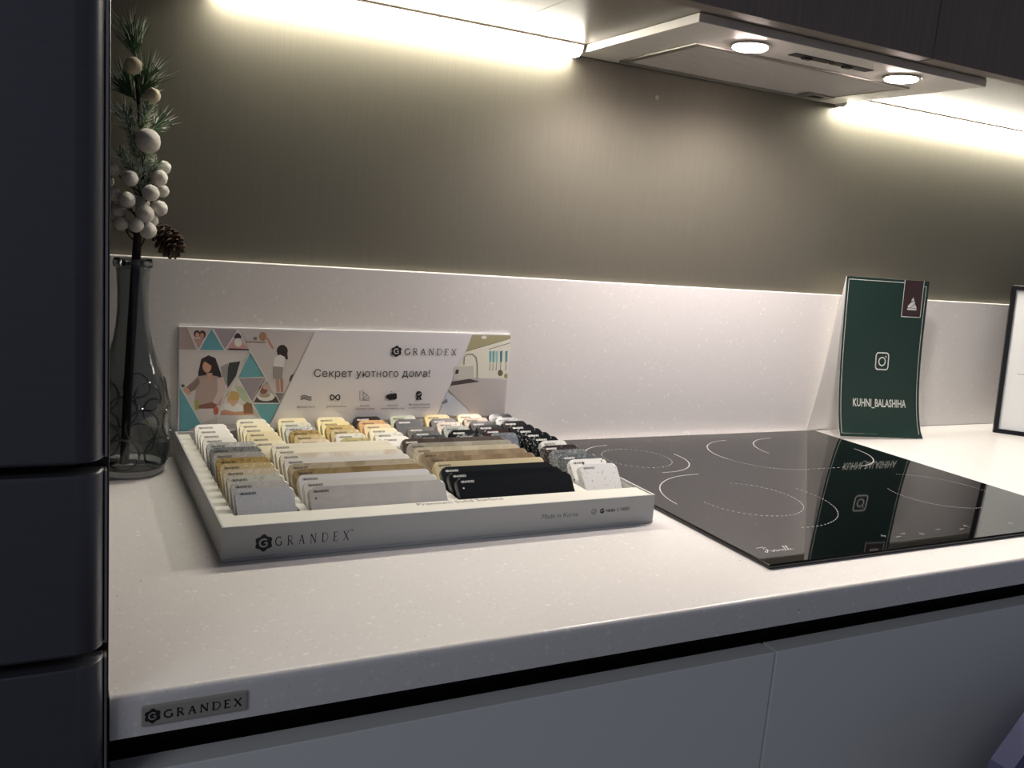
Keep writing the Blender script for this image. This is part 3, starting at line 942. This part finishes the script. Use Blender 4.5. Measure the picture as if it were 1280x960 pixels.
GL = 0.13
W_ = 'F1EEE6'
DOTS = lambda c, share=0.25, sc=420: (c, sc, share, 0.45)
tiles = {
    'white': K('white', 'EDE9E0'), 'bright': K('bright white', 'F3F0E8'), 'cream': K('cream', 'EDE4C6'), 'deepcream': K('deep cream', 'E6DAB2'), 'yellow': K('yellow cream', 'E9DBA6'),
    'ivory': K('ivory', 'E9E4D0'), 'greencream': K('greenish cream', 'DEDCC4', [DOTS('C9C9B4')]), 'icespeck': K('pale grey speckled', 'C6C7C4', [DOTS('F4F4F2'), DOTS('8C8E90', 0.12)]),
    'gold': K('golden brown', 'B39A5E', [DOTS('8C7440')], marble=('8E743C', 120)), 'tan': K('tan', 'C4B285', [DOTS('D8C9A2')]), 'blush': K('beige pink', 'D8C5AC', [DOTS('E6D8C6')]),
    'sand': K('sandy', 'D6C38E', [DOTS('BFAB74')]), 'ochre': K('ochre', 'C2A868', [DOTS('D6C08A')]), 'offspeck': K('off-white speckled', 'E7E3D8', [DOTS('C6C2B8', 0.2)]), 'olive': K('olive tan', 'BDB27E', [DOTS('9A8F5E')]),
    'espresso': K('espresso brown', '2B211E', rough=0.25), 'apricot': K('apricot tan', 'D0A878', [DOTS('BF9666')]), 'peach': K('peach cream', 'E4CFA6'),
    'sage': K('pale sage', 'AEB09C', [DOTS('C4C6B4')]), 'slate': K('slate grey', '4A4C50'), 'taupe': K('taupe grey', '5C5852', [DOTS('6E6A62')]), 'graphite': K('graphite green', '3A3D3A', [DOTS('4C504C')]), 'charcoal': K('charcoal', '2C2E30', [DOTS('44474A', 0.15)], 0.25),
    'goldcream': K('golden cream', 'D2BC82', [DOTS('C0A868')]), 'umber': K('dark umber', '433B36', [DOTS('564C46')]), 'rosespeck': K('rosy speckled', 'C7B9A9', [DOTS('E8E0D8', 0.4), DOTS('8E7A6C', 0.12)]), 'fog': K('fog green', '8B8F86', [DOTS('A0A49A')]),
    'jet': K('glossy jet', '0B0C0E', rough=GL), 'jetspeck': K('glossy black speckled', '121416', [DOTS('8A8E92', 0.14, 500)], GL), 'jetglint': K('glossy black painted reflection', '17191C', marble=('8E9294', 180), rough=GL),  # pale clouds on the last black here paint in its reflections
    'beige': K('soft beige', 'D5BE96', [DOTS('C6AE84')]), 'fawn': K('fawn brown', '9C8468', [DOTS('B59C80')]), 'wine': K('dark wine', '2A1716', rough=GL), 'steelblue': K('blue grey', '5B6168', [DOTS('787E86')], 0.2),
    'ash': K('ash grey', '8D8E8C', [DOTS('A6A7A5')], 0.2), 'palegrey': K('pale grey', 'C3C3BC', [DOTS('D6D6D0')]), 'cocoaspeck': K('dark cocoa speckled', '2A2422', [DOTS('6E625A', 0.2, 500)], 0.22), 'graphspeck': K('mid grey speckled', '6A6E70', [DOTS('8E9294', 0.3)], 0.25), 'ironspeck': K('iron grey speckled', '555A5C', [DOTS('7E8486', 0.3)], 0.25),
    'pepper': K('white with black flecks', 'E4E3DE', [('1C1C1E', 330, 0.09, 0.4)]), 'snow': K('snow white speckled', 'E9E8E5', [('B9B8B6', 500, 0.10, 0.4)]),
    'dove': K('dove grey', 'A3A09A', [DOTS('B4B1AA')]), 'darkgranite': K('dark grey granite', '7B7C7A', [DOTS('55575A', 0.3), DOTS('2A2A2C', 0.05, 200)]), 'lightgranite': K('light grey granite', 'B4B4B0', [DOTS('D2D2CE', 0.3), ('3A3A3C', 260, 0.05, 0.4)]),
    'greyblue': K('blue-white speckled', 'D5D6DA', [('C4C6CA', 600, 0.14, 0.4), ('E2E3E6', 560, 0.14, 0.4)]), 'palewarm': K('warm pale grey', 'C9C5BE', [DOTS('D6D2CC')]), 'mintspeck': K('pale mint speckled', 'D2D3C6', [DOTS('B2B4A4', 0.15)]), 'beigespeck': K('beige speckled', 'D2C5AC', [DOTS('E2D8C4'), ('8C6A4C', 220, 0.05, 0.4)]),
    'veined': K('ivory veined', 'E0DCCF', marble=('CFC2B0', 26)), 'oatmeal': K('oatmeal', 'E2DDCB'), 'chalk': K('chalk white', 'DDDBD4'), 'stonebeige': K('stone beige', 'BDB29B', marble=('A4957A', 40)), 'bronze': K('bronze', '9A8660', marble=('7E683F', 40)), 'milk': K('milk white', 'DCDADA'), 'pearl': K('pearl grey', 'C6C2BE', marble=('CFC8C2', 30)),
    'mocha': K('mocha brown', '4A4038', marble=('3A322C', 50), rough=0.2), 'mushroom': K('mushroom grey', '8C877A', marble=('A09B8E', 40), rough=0.2), 'linen': K('linen beige', 'AFA58E', marble=('BDB39C', 40), rough=0.25), 'walnut': K('walnut veined', '85735A', marble=('A08E72', 45), rough=0.25), 'umbervein': K('brown veined', '7C6A50', marble=('96836A', 45), rough=0.25), 'custard': K('custard cream', 'CFC199'),
    'nightgreen': K('black green', '1A1E1F', rough=0.22), 'night': K('night black', '131619', rough=0.2), 'coal': K('coal black', '0E1114', rough=0.25),
}
ORD = ['backmost', 'second', 'third', 'fourth', 'fifth', 'sixth', 'seventh', 'eighth', 'ninth', 'tenth', 'eleventh', 'twelfth', 'thirteenth']
COLN = ['leftmost', 'second', 'third', 'fourth', 'fifth', 'sixth', 'seventh', 'eighth']
narrow = [
    (-0.3697, 'second column from left', [('ivory', 'ivory'), ('cream', 'cream'), ('cream', 'cream'), ('deepcream', 'deep cream'), ('deepcream', 'deep cream'), ('cream', 'cream')]),
    (-0.3166, 'third column from left', [('deepcream', 'deep cream'), ('greencream', 'greenish cream'), ('icespeck', 'pale grey speckled'), ('gold', 'golden brown'), ('tan', 'tan'), ('blush', 'beige pink')]),
    (-0.2640, 'fourth column from left', [('deepcream', 'deep cream'), ('yellow', 'yellow cream'), ('ochre', 'ochre'), ('tan', 'tan'), ('offspeck', 'off-white speckled'), ('olive', 'olive tan')]),
    (-0.2125, 'middle column', [('espresso', 'espresso brown'), ('apricot', 'apricot tan'), ('peach', 'peach cream'), ('cream', 'cream'), ('offspeck', 'off-white speckled'), ('bright', 'bright white')]),
    (-0.1600, 'fourth column from right', [('sage', 'pale sage'), ('slate', 'slate grey'), None, ('taupe', 'taupe grey'), ('graphite', 'dark graphite'), ('charcoal', 'charcoal')]),
    (-0.1075, 'third column from right', [('goldcream', 'golden cream'), ('umber', 'dark umber'), ('rosespeck', 'rosy speckled'), ('fog', 'fog green'), ('jet', 'glossy black'), ('jetglint', 'painted-reflection black')]),
    (-0.0565, 'second column from right', [('beige', 'soft beige'), ('fawn', 'fawn brown'), ('jet', 'glossy black'), ('jet', 'glossy black'), ('wine', 'dark wine'), ('steelblue', 'blue grey')]),
]
DARK = {'espresso', 'slate', 'taupe', 'graphite', 'charcoal', 'umber', 'jet', 'jetspeck', 'jetglint', 'wine', 'cocoaspeck', 'mocha', 'nightgreen', 'night', 'coal', 'ironspeck'}
for x, where, lst in narrow:
    for k, e in enumerate(lst):
        if e:
            rk = ORD[k] if k < 1 else ORD[k] + ' from the back'
            place_tile('n', x, row_y('n', k), tiles[e[0]], 'small %s sample tile, %s in %s' % (e[1], rk, where), e[0] in DARK)
colA = [('bright', 'white'), ('bright', 'white'), ('bright', 'white'), ('white', 'off-white'), ('lightgranite', 'light grey granite'), ('darkgranite', 'dark grey granite'), ('dove', 'dove grey'), ('gold', 'golden brown'), ('tan', 'tan'), ('beigespeck', 'beige speckled'), ('mintspeck', 'pale mint speckled'), ('palewarm', 'pale grey'), ('greyblue', 'blue-white speckled')]
for k, (mn, cn) in enumerate(colA):
    rk = 'backmost' if k == 0 else 'frontmost' if k == 12 else ORD[k] + ' from the back'
    place_tile('n' if k < 4 else 'a', -0.4240 if k < 4 else -0.4228, row_y('n', k + 1), tiles[mn], 'small %s sample tile, %s in the leftmost column' % (cn, rk), mn in DARK)
colI = [('jet', 'black'), ('ash', 'ash grey'), ('jet', 'black'), ('jet', 'black'), ('jetspeck', 'black speckled'), ('jetspeck', 'black speckled'), ('jetspeck', 'black speckled'), ('palegrey', 'pale grey'), ('cocoaspeck', 'dark cocoa speckled'), ('graphspeck', 'mid grey speckled'), ('ironspeck', 'iron grey speckled'), ('pepper', 'white black-flecked'), ('snow', 'white speckled')]
for k, (mn, cn) in enumerate(colI):
    rk = 'backmost' if k == 0 else 'frontmost' if k == 12 else ORD[k] + ' from the back'
    place_tile('n' if k < 8 else 'i', -0.0078 if k < 8 else -0.0180, row_y('n', k) - 0.004, tiles[mn], 'small %s sample tile, %s in the rightmost column' % (cn, rk), mn in DARK)
w1 = [('oatmeal', 'oatmeal'), ('ivory', 'ivory'), ('veined', 'ivory veined'), ('chalk', 'chalk white'), ('stonebeige', 'stone beige'), ('bronze', 'bronze brown'), ('milk', 'milk white'), ('chalk', 'chalk white'), ('pearl', 'pearl grey')]
w2 = [('mocha', 'glossy mocha brown'), ('mushroom', 'mushroom grey'), ('linen', 'linen beige'), ('walnut', 'veined brown'), ('umbervein', 'veined brown'), ('custard', 'custard cream'), ('nightgreen', 'dark green-black'), ('night', 'black'), ('coal', 'black')]
for k, (mn, cn) in enumerate(w1):
    rk = 'backmost' if k == 0 else 'frontmost' if k == 8 else ORD[k] + ' from the back'
    place_tile('w', -0.3520, row_y('w', k), tiles[mn], 'wide %s sample tile, %s in the left wide stack' % (cn, rk), False, k == 8)
for k, (mn, cn) in enumerate(w2):
    rk = 'backmost' if k == 0 else 'frontmost' if k == 8 else ORD[k] + ' from the back'
    place_tile('v', -0.1890, row_y('w', k) + 0.002, tiles[mn], 'wide %s sample tile, %s in the right wide stack' % (cn, rk), mn in DARK, k == 8)

# ------------------------------------------------------------------ green folded card
t = thing('folded_card', 'dark green folded paper card lettered KUHNI_BALASHIHA behind the hob corner', 'card', (0.765, -0.05, 0.0))
CB, CBR = Vector((0.6758, -0.0666, 0.0058)), Vector((0.8622, -0.0929, 0.0008))
CTL, CTR = Vector((0.6754, -0.0300, 0.2900)), Vector((0.8592, -0.0560, 0.2910))


def leaf(u, v, off=0.0):
    p = (CB * (1 - u) + CBR * u) * (1 - v) + (CTL * (1 - u) + CTR * u) * v
    p = p + Vector((0.0, 0.013 * math.sin(PI * (max(v, 0) ** 0.62)) * (0.6 + 0.4 * u), 0))
    return p + Vector((-0.139, -0.985, 0.1)).normalized() * off


def sheet(bm, f, nu, nv, th_vec, mi=0):
    a = [[bm.verts.new(f(i / nu, j / nv)) for i in range(nu + 1)] for j in range(nv + 1)]
    b = [[bm.verts.new(f(i / nu, j / nv) + Vector(th_vec)) for i in range(nu + 1)] for j in range(nv + 1)]
    for j in range(nv):
        for i in range(nu):
            bm.faces.new((a[j][i], a[j][i + 1], a[j + 1][i + 1], a[j + 1][i])).material_index = mi
            bm.faces.new((b[j + 1][i], b[j + 1][i + 1], b[j][i + 1], b[j][i])).material_index = mi
    for i in range(nu):
        bm.faces.new((a[0][i + 1], a[0][i], b[0][i], b[0][i + 1]))
        bm.faces.new((a[nv][i], a[nv][i + 1], b[nv][i + 1], b[nv][i]))
    for j in range(nv):
        bm.faces.new((a[j][0], a[j + 1][0], b[j + 1][0], b[j][0]))
        bm.faces.new((a[j + 1][nu], a[j][nu], b[j][nu], b[j + 1][nu]))


M_green = mat('dark_green_card', '1F352F', 0.45)
M_paper = mat('white_paper', 'E3E0DB', 0.6)
bm = bmesh.new()
sheet(bm, leaf, 6, 24, (0.00005, 0.0006, 0))
front = obj('front_leaf', bm, M_green, t, smooth=True)
bm = bmesh.new()
sheet(bm, lambda u, v: leaf(u, v) + Vector((0.00008, 0.00075, 0)), 6, 24, (0.00005, 0.0004, 0))
obj('paper_back', bm, M_paper, front, smooth=True)
KB0, KB1 = Vector((0.6560, -0.0045, 0.0058)), Vector((0.8420, -0.0060, 0.0008))
bm = bmesh.new()
sheet(bm, lambda u, v: (KB0 * (1 - u) + KB1 * u) * (1 - v) + ((CTL + Vector((0, 0.0014, 0))) * (1 - u) + (CTR + Vector((0, 0.0014, 0))) * u) * v + Vector((0, -0.004 * math.sin(PI * v), 0)), 4, 16, (0, 0.0006, 0))
obj('back_leaf', bm, M_paper, t, smooth=True)
bm = bmesh.new()
LH, LW = 0.288, 0.1882


def lp(u, v, off=0.0005):
    return leaf(u, v, off)


def uvline(bm, pts, wd, mi, n=14, off=0.0005):
    for (u0, v0), (u1, v1) in zip(pts, pts[1:]):
        strip(bm, [lp(u0 + (u1 - u0) * i / n, v0 + (v1 - v0) * i / n, off) for i in range(n + 1)], wd, (-0.139, -0.985, 0.1), mi)


uvline(bm, [(0.69, 0.982), (0.022, 0.982), (0.022, 0.018), (0.965, 0.018), (0.965, 0.965), (0.93, 0.965)], 0.0011, 0)
g = [[lp(0.693 + 0.237 * i / 4, 1.0 - 0.232 * j / 8, 0.0003) for i in range(5)] for j in range(9)]
for j in range(8):
    for i in range(4):
        poly(bm, [g[j][i], g[j + 1][i], g[j + 1][i + 1], g[j][i + 1]], 1)
uvline(bm, [(0.693, 1.0), (0.693, 0.768), (0.93, 0.768), (0.93, 1.0)], 0.0013, 0, 10)
ec = lambda a, b: lp(0.815 + a * 0.058, 0.853 + b * 0.041, 0.0006)
poly(bm, [ec(0.05, 1.0), ec(0.32, 0.42), ec(-0.35, 0.36), ec(-0.2, 0.62)], 0)
poly(bm, [ec(0.42, 0.38), ec(0.5, 0.06), ec(-0.45, -0.68), ec(-0.98, -0.60), ec(-0.9, -0.35), ec(-0.3, 0.18)], 0)
poly(bm, [ec(0.55, -0.05), ec(0.95, -0.55), ec(0.95, -0.68), ec(-0.30, -0.70)], 0)
poly(bm, [ec(-0.98, -0.74), ec(0.98, -0.76), ec(0.98, -1.0), ec(-0.98, -1.0)], 0)


def rrect(cu, cv_, hu, hv, ru, rv, n=5):
    out = []
    for sx_, sy_, a0 in ((1, 1, 0), (-1, 1, 90), (-1, -1, 180), (1, -1, 270)):
        for i in range(n + 1):
            a = R_(a0 + 90 * i / n)
            out.append((cu + sx_ * (hu - ru) + ru * math.cos(a), cv_ + sy_ * (hv - rv) + rv * math.sin(a)))
    return out


nn = (-0.139, -0.985, 0.1)
strip(bm, [lp(*p) for p in rrect(0.505, 0.478, 0.078, 0.053, 0.03, 0.02)], 0.0024, nn, 0, True)
strip(bm, [lp(0.505 + 0.040 * math.cos(a), 0.476 + 0.026 * math.sin(a)) for a in [2 * PI * i / 20 for i in range(20)]], 0.0024, nn, 0, True)
poly(bm, [lp(0.549 + 0.009 * math.cos(a), 0.507 + 0.006 * math.sin(a)) for a in [2 * PI * i / 8 for i in range(8)]], 0)
add_text(bm, 'KUHNI_BALASHIHA', lambda x, y: lp(0.168 + x / LW, 0.188 + y / LH), width=0.660 * LW, height=0.0145, bold=0.018)
obj('front_print', bm, [mat('pale_card_print', 'CDD0C8', 0.5), mat('dark_brown_tag', '3B2B2B', 0.45)], front, normals=False)

# ------------------------------------------------------------------ picture frame leaning at the right
FBL = Vector((1.0996, -0.0696, 0.0006))
fd = Vector((0.676, -0.737, 0)).normalized()
fu = (Vector((1.1535, -0.0205, 0.2935)) - FBL).normalized()
fn = fd.cross(fu).normalized()
FW, FH = 0.226, 0.303
t = thing('picture_frame', 'thin black picture frame with a white sheet, cut by the right edge of the photo', 'picture frame', FBL)


def fbox(bm, a0, a1, b0, b1, c0, c1, mi=0):
    vs = box(bm, (a0, b0, c0), (a1, b1, c1), 0.0006, 1, mi)


def fbm(parts):
    bm = bmesh.new()
    for p in parts:
        fbox(bm, *p)
    Mx = Matrix((fd, fu, fn)).transposed().to_4x4()
    Mx.translation = FBL
    bm.transform(Mx)
    return bm


bd = 0.0085
obj('moulding', fbm([(0, FW, 0, bd, -0.012, 0), (0, FW, FH - bd, FH, -0.012, 0), (0, bd, bd, FH - bd, -0.012, 0), (FW - bd, FW, bd, FH - bd, -0.012, 0)]), mat('black_frame_lacquer', '0D0C0C', 0.28), t)
obj('sheet', fbm([(bd + 0.0002, FW - bd - 0.0002, bd + 0.0002, FH - bd - 0.0002, -0.0075, -0.0065)]), mat('cool_white_sheet', 'D9DADA', 0.5), t)
obj('backing', fbm([(0.003, FW - 0.003, 0.003, FH - 0.003, -0.0142, -0.0122)]), mat('brown_backing_board', '4A3A2C', 0.7), t)
bm = bmesh.new()
tube(bm, [FBL + fd * 0.113 + fu * 0.20 - fn * 0.015, (FBL + fd * 0.113 - fn * 0.085).xy.to_3d() + Vector((0, 0, 0.004))], 0.003, 8)
obj('easel_leg', bm, mat('black_frame_lacquer', '0D0C0C'), t)
bm = bmesh.new()
fp = lambda x, y: FBL + fd * x + fu * y - fn * 0.0063
strip(bm, [fp(0.030, 0.124), fp(0.044, 0.124)], 0.0012, fn)
obj('small_print', bm, mat('grey_small_print', '8C8C8C', 0.6), t, normals=False)

# ------------------------------------------------------------------ vase with a winter sprig
VC = Vector((-0.498, -0.060, 0.0))
t = thing('glass_vase', 'smoky grey glass vase with embossed circles beside the tall dark cabinet', 'vase', VC)
out = [(0.0340, 0.0006), (0.0372, 0.004), (0.0392, 0.012), (0.0420, 0.030), (0.0430, 0.050), (0.0428, 0.070), (0.0405, 0.090), (0.0370, 0.108), (0.0315, 0.125), (0.0262, 0.142), (0.0218, 0.158), (0.0188, 0.176), (0.0172, 0.195), (0.0170, 0.215), (0.0178, 0.236), (0.0186, 0.243), (0.0214, 0.245), (0.0218, 0.250), (0.0205, 0.2545)]
inn = [(max(r - 0.0026, 0.0145), z) for r, z in out if 0.008 < z < 0.24]
prof = out + [(0.0168, 0.2545), (0.0150, 0.249)] + inn[::-1] + [(0.032, 0.0085), (0.004, 0.0070)]
M_vase = glass('smoky_glass', 'B6BBBC')
bm = bmesh.new()
lathe(bm, prof, VC, 56)
body = obj('body', bm, M_vase, t, smooth=True)


def vr(z):
    for (r0, z0), (r1, z1) in zip(out, out[1:]):
        if z0 <= z <= z1:
            return r0 + (r1 - r0) * (z - z0) / (z1 - z0)
    return 0.02


bm = bmesh.new()
for row, (zc, rr, cnt, ph) in enumerate([(0.030, 0.019, 6, 0.2), (0.064, 0.019, 6, 0.75), (0.098, 0.016, 5, 0.1)]):
    for k in range(cnt):
        th = ph + 2 * PI * k / cnt
        pts = []
        for i in range(25):
            a = 2 * PI * i / 24
            z = zc + rr * math.sin(a)
            r = vr(z) + 0.0003
            an = th + rr * math.cos(a) / vr(zc)
            pts.append(VC + Vector((r * math.cos(an), r * math.sin(an), z)))
        tube(bm, pts, 0.0013, 6)
obj('embossed_circles', bm, M_vase, body, smooth=True)

t = thing('winter_sprig', 'artificial pine sprig with white berries and a cone standing in the glass vase', 'artificial plant', VC + Vector((0, 0, 0.01)))
pv = lambda px, py, dy=0.0: ray_hit(px, py, 1, -0.060 + dy)
bm = bmesh.new()
tube(bm, [(-0.506, -0.060, 0.0105), (-0.5015, -0.060, 0.12), (-0.4955, -0.060, 0.24), (-0.492, -0.060, 0.30), pv(180, 200), pv(172, 115), pv(167, 60)], [0.0052, 0.0052, 0.005, 0.0045, 0.003, 0.002, 0.0012], 10)
stem = obj('stem', bm, mat('dark_bark', '2B221B', 0.8, bump=(400, 0.5)), t, smooth=True)
M_needle = mat('green_needles', '33502F', 0.6)
M_flock = mat('flocked_needles', '8FA086', 0.9)
M_snow = mat('snow_flock', 'DDE0D6', 0.9)


def tuft(name, base, tip, count, ln, spread, fl, along=0.5):
    """a brush of thin needles round a twig from base to tip"""
    bm = bmesh.new()
    base, tip = Vector(base), Vector(tip)
    ax = (tip - base)
    L = ax.length
    ax.normalize()
    e1 = ax.cross(Vector((0, 1, 0.2))).normalized()
    e2 = ax.cross(e1)
    tube(bm, [base, tip], [0.0012, 0.0006], 5, 0)
    for i in range(count):
        s = random.random() * along + (1 - along) * random.random() ** 2 * 0.6
        p = base + ax * L * s
        a = random.random() * 2 * PI
        d = (ax + (e1 * math.cos(a) + e2 * math.sin(a)) * spread * random.uniform(0.35, 1.1)).normalized()
        ll = ln * random.uniform(0.65, 1.1)
        sd = d.cross(Vector((random.random(), random.random(), random.random()))).normalized() * 0.00062
        sd2 = d.cross(sd).normalized() * 0.00045
        q = p + d * ll
        q.x = max(q.x, -0.5455)
        q.y = min(q.y, 0.010)
        mi = 1 if random.random() < fl else 0
        mid = p + (q - p) * 0.6
        vs0 = [bm.verts.new(p + sd * 0.7), bm.verts.new(p - sd * 0.7), bm.verts.new(p + sd2)]
        vs1 = [bm.verts.new(mid + sd), bm.verts.new(mid - sd), bm.verts.new(mid + sd2)]
        vt = bm.verts.new(q)
        for k in range(3):
            bm.faces.new((vs0[k], vs0[(k + 1) % 3], vs1[(k + 1) % 3], vs1[k])).material_index = mi
            bm.faces.new((vs1[k], vs1[(k + 1) % 3], vt)).material_index = 2 if random.random() < 0.35 + fl * 0.3 else mi
    return obj(name, bm, [M_needle, M_flock, M_snow], t)


tuft('needle_tuft', pv(170, 74), pv(164, 40), 120, 0.040, 0.75, 0.15)
tuft('needle_tuft', pv(175, 122), pv(186, 88, -0.01), 110, 0.042, 0.95, 0.15)
tuft('needle_tuft', pv(170, 126), pv(150, 98, 0.01), 90, 0.036, 0.7, 0.15)
tuft('needle_tuft', pv(168, 172), pv(150, 132), 130, 0.026, 0.9, 0.45)
tuft('needle_tuft', pv(182, 168), pv(204, 150, 0.02), 50, 0.034, 0.6, 0.2)
tuft('flocked_tuft', pv(176, 166), pv(185, 132, -0.012), 220, 0.013, 1.5, 0.9, 1.0)
tuft('flocked_tuft', pv(176, 222), pv(186, 186, 0.0), 260, 0.014, 1.6, 0.9, 1.0)
tuft('flocked_tuft', pv(168, 215), pv(150, 190, 0.0), 160, 0.012, 1.4, 0.8, 1.0)
tuft('flocked_tuft', pv(180, 240), pv(196, 205, 0.0), 160, 0.013, 1.5, 0.85, 1.0)
tuft('flocked_tuft', pv(172, 200), pv(160, 150, -0.006), 200, 0.014, 1.3, 0.7, 1.0)
tuft('flocked_tuft', pv(180, 260), pv(172, 215, -0.004), 200, 0.013, 1.5, 0.8, 1.0)
tuft('flocked_tuft', pv(178, 150), pv(190, 112, 0.004), 120, 0.016, 1.2, 0.4, 1.0)
tuft('needle_tuft', pv(168, 292), pv(142, 278), 40, 0.018, 0.6, 0.2)
M_berry = mat('white_felt_berry', 'DDD8D0', 0.95, bump=(1800, 0.9))
M_berry2 = mat('ivory_felt_berry', 'CDC3A6', 0.95, bump=(1800, 0.9))
berries = [(200, 246, 32, -22), (273, 358, 28, -20), (255, 528, 45, -14), (125, 637, 26, 2), (188, 670, 29, -12), (315, 628, 25, 8), (297, 668, 30, -4), (310, 717, 23, 6), (265, 724, 31, -14), (127, 728, 27, -4), (175, 750, 31, -18), (233, 762, 27, -2), (298, 782, 29, -6), (143, 792, 27, -6), (243, 802, 33, -20), (268, 825, 25, -8), (152, 838, 27, -8), (210, 843, 28, -22), (255, 864, 31, -16), (100, 680, 26, 6), (110, 770, 24, 2)]
for i, (bx, by, br, dy) in enumerate(berries):
    c = pv(100 + bx / 3, by / 3, dy * 0.001)
    r = br / 3 / FOC * (c - Vector(CAM)).dot(FX)
    c.x = max(c.x, -0.5465 + r + 0.0006)
    bm = bmesh.new()
    bmesh.ops.create_icosphere(bm, subdivisions=3, radius=r)
    for v in bm.verts:
        v.co *= 1 + random.uniform(-0.035, 0.05)
    bmesh.ops.translate(bm, verts=bm.verts, vec=c)
    # its own little stalk back to the stem
    s0 = Vector((-0.492, -0.060, c.z - 0.022)) if i > 2 else Vector((pv(176, by / 3 + 12).x, -0.060, c.z - 0.012))
    b = obj('berry', bm, M_berry2 if i < 2 else M_berry, t, smooth=True)
    bm = bmesh.new()
    tube(bm, [s0, (s0 + c) / 2 + Vector((0, 0, -0.003)), c + (s0 - c).normalized() * r * 0.8], 0.0009, 5)
    obj('stalk', bm, MATS['dark_bark'], b)
# pine cone
cc = pv(206, 296, -0.004)
bm = bmesh.new()
axis = Vector((0.35, -0.45, -0.5)).normalized()
e1 = axis.cross(Vector((0, 0, 1))).normalized()
e2 = axis.cross(e1)
ga = PI * (3 - math.sqrt(5))
tube(bm, [cc - axis * 0.016, cc, cc + axis * 0.018], [0.006, 0.010, 0.003], 10, 0)
for i in range(64):
    f_ = i / 63
    s = -0.017 + 0.037 * f_
    rad = 0.0178 * math.sin(PI * (0.18 + 0.74 * (1 - f_))) ** 0.8
    a = ga * i
    d = (e1 * math.cos(a) + e2 * math.sin(a))
    sdv = axis.cross(d)
    tipdir = (d + axis * (0.15 + 0.6 * f_)).normalized()
    p0 = cc + axis * s + d * 0.004
    p1 = cc + axis * s + tipdir * rad
    ww = 0.0038 * (0.6 + 0.6 * math.sin(PI * f_))
    nn2 = tipdir.cross(sdv).normalized() * 0.0011
    prism(bm, [p0 + sdv * ww * 0.4, p0 - sdv * ww * 0.4, p1 - sdv * ww - tipdir * 0.002, p1 - sdv * ww * 0.5, p1 + tipdir * 0.0012, p1 + sdv * ww * 0.5, p1 + sdv * ww - tipdir * 0.002], nn2, 1 if i % 3 == 0 else 0)
obj('pine_cone', bm, [mat('cone_brown', '3A2A20', 0.8), mat('cone_tip_brown', '5B4231', 0.8)], t)

# ------------------------------------------------------------------ furniture added to stand in for a shadow at the lower right corner
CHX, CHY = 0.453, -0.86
t = thing('shadow_stand_in', 'made-up slate-blue backrest standing in for a dark shadow wedge at lower right', 'shadow_stand_in', (CHX, CHY, -0.9))
M_shade = mat('slate_blue_shade_tone', '5E617E', 0.8)  # shade tone of the door wedge put into the colour
bm = bmesh.new()
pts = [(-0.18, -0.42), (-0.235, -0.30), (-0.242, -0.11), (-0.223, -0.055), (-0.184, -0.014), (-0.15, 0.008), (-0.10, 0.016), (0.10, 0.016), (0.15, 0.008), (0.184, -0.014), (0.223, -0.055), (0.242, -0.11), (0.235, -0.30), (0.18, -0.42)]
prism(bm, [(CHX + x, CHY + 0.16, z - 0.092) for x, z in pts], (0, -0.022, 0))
obj('backrest', bm, M_shade, t)
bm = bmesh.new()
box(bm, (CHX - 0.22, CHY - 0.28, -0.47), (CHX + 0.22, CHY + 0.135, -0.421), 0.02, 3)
obj('seat', bm, M_shade, t, smooth=True)
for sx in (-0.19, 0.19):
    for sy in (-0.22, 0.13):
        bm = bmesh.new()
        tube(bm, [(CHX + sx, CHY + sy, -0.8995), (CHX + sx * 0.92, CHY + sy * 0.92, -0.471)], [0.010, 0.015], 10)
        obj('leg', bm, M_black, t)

bpy.data.curves.remove(TEXT)
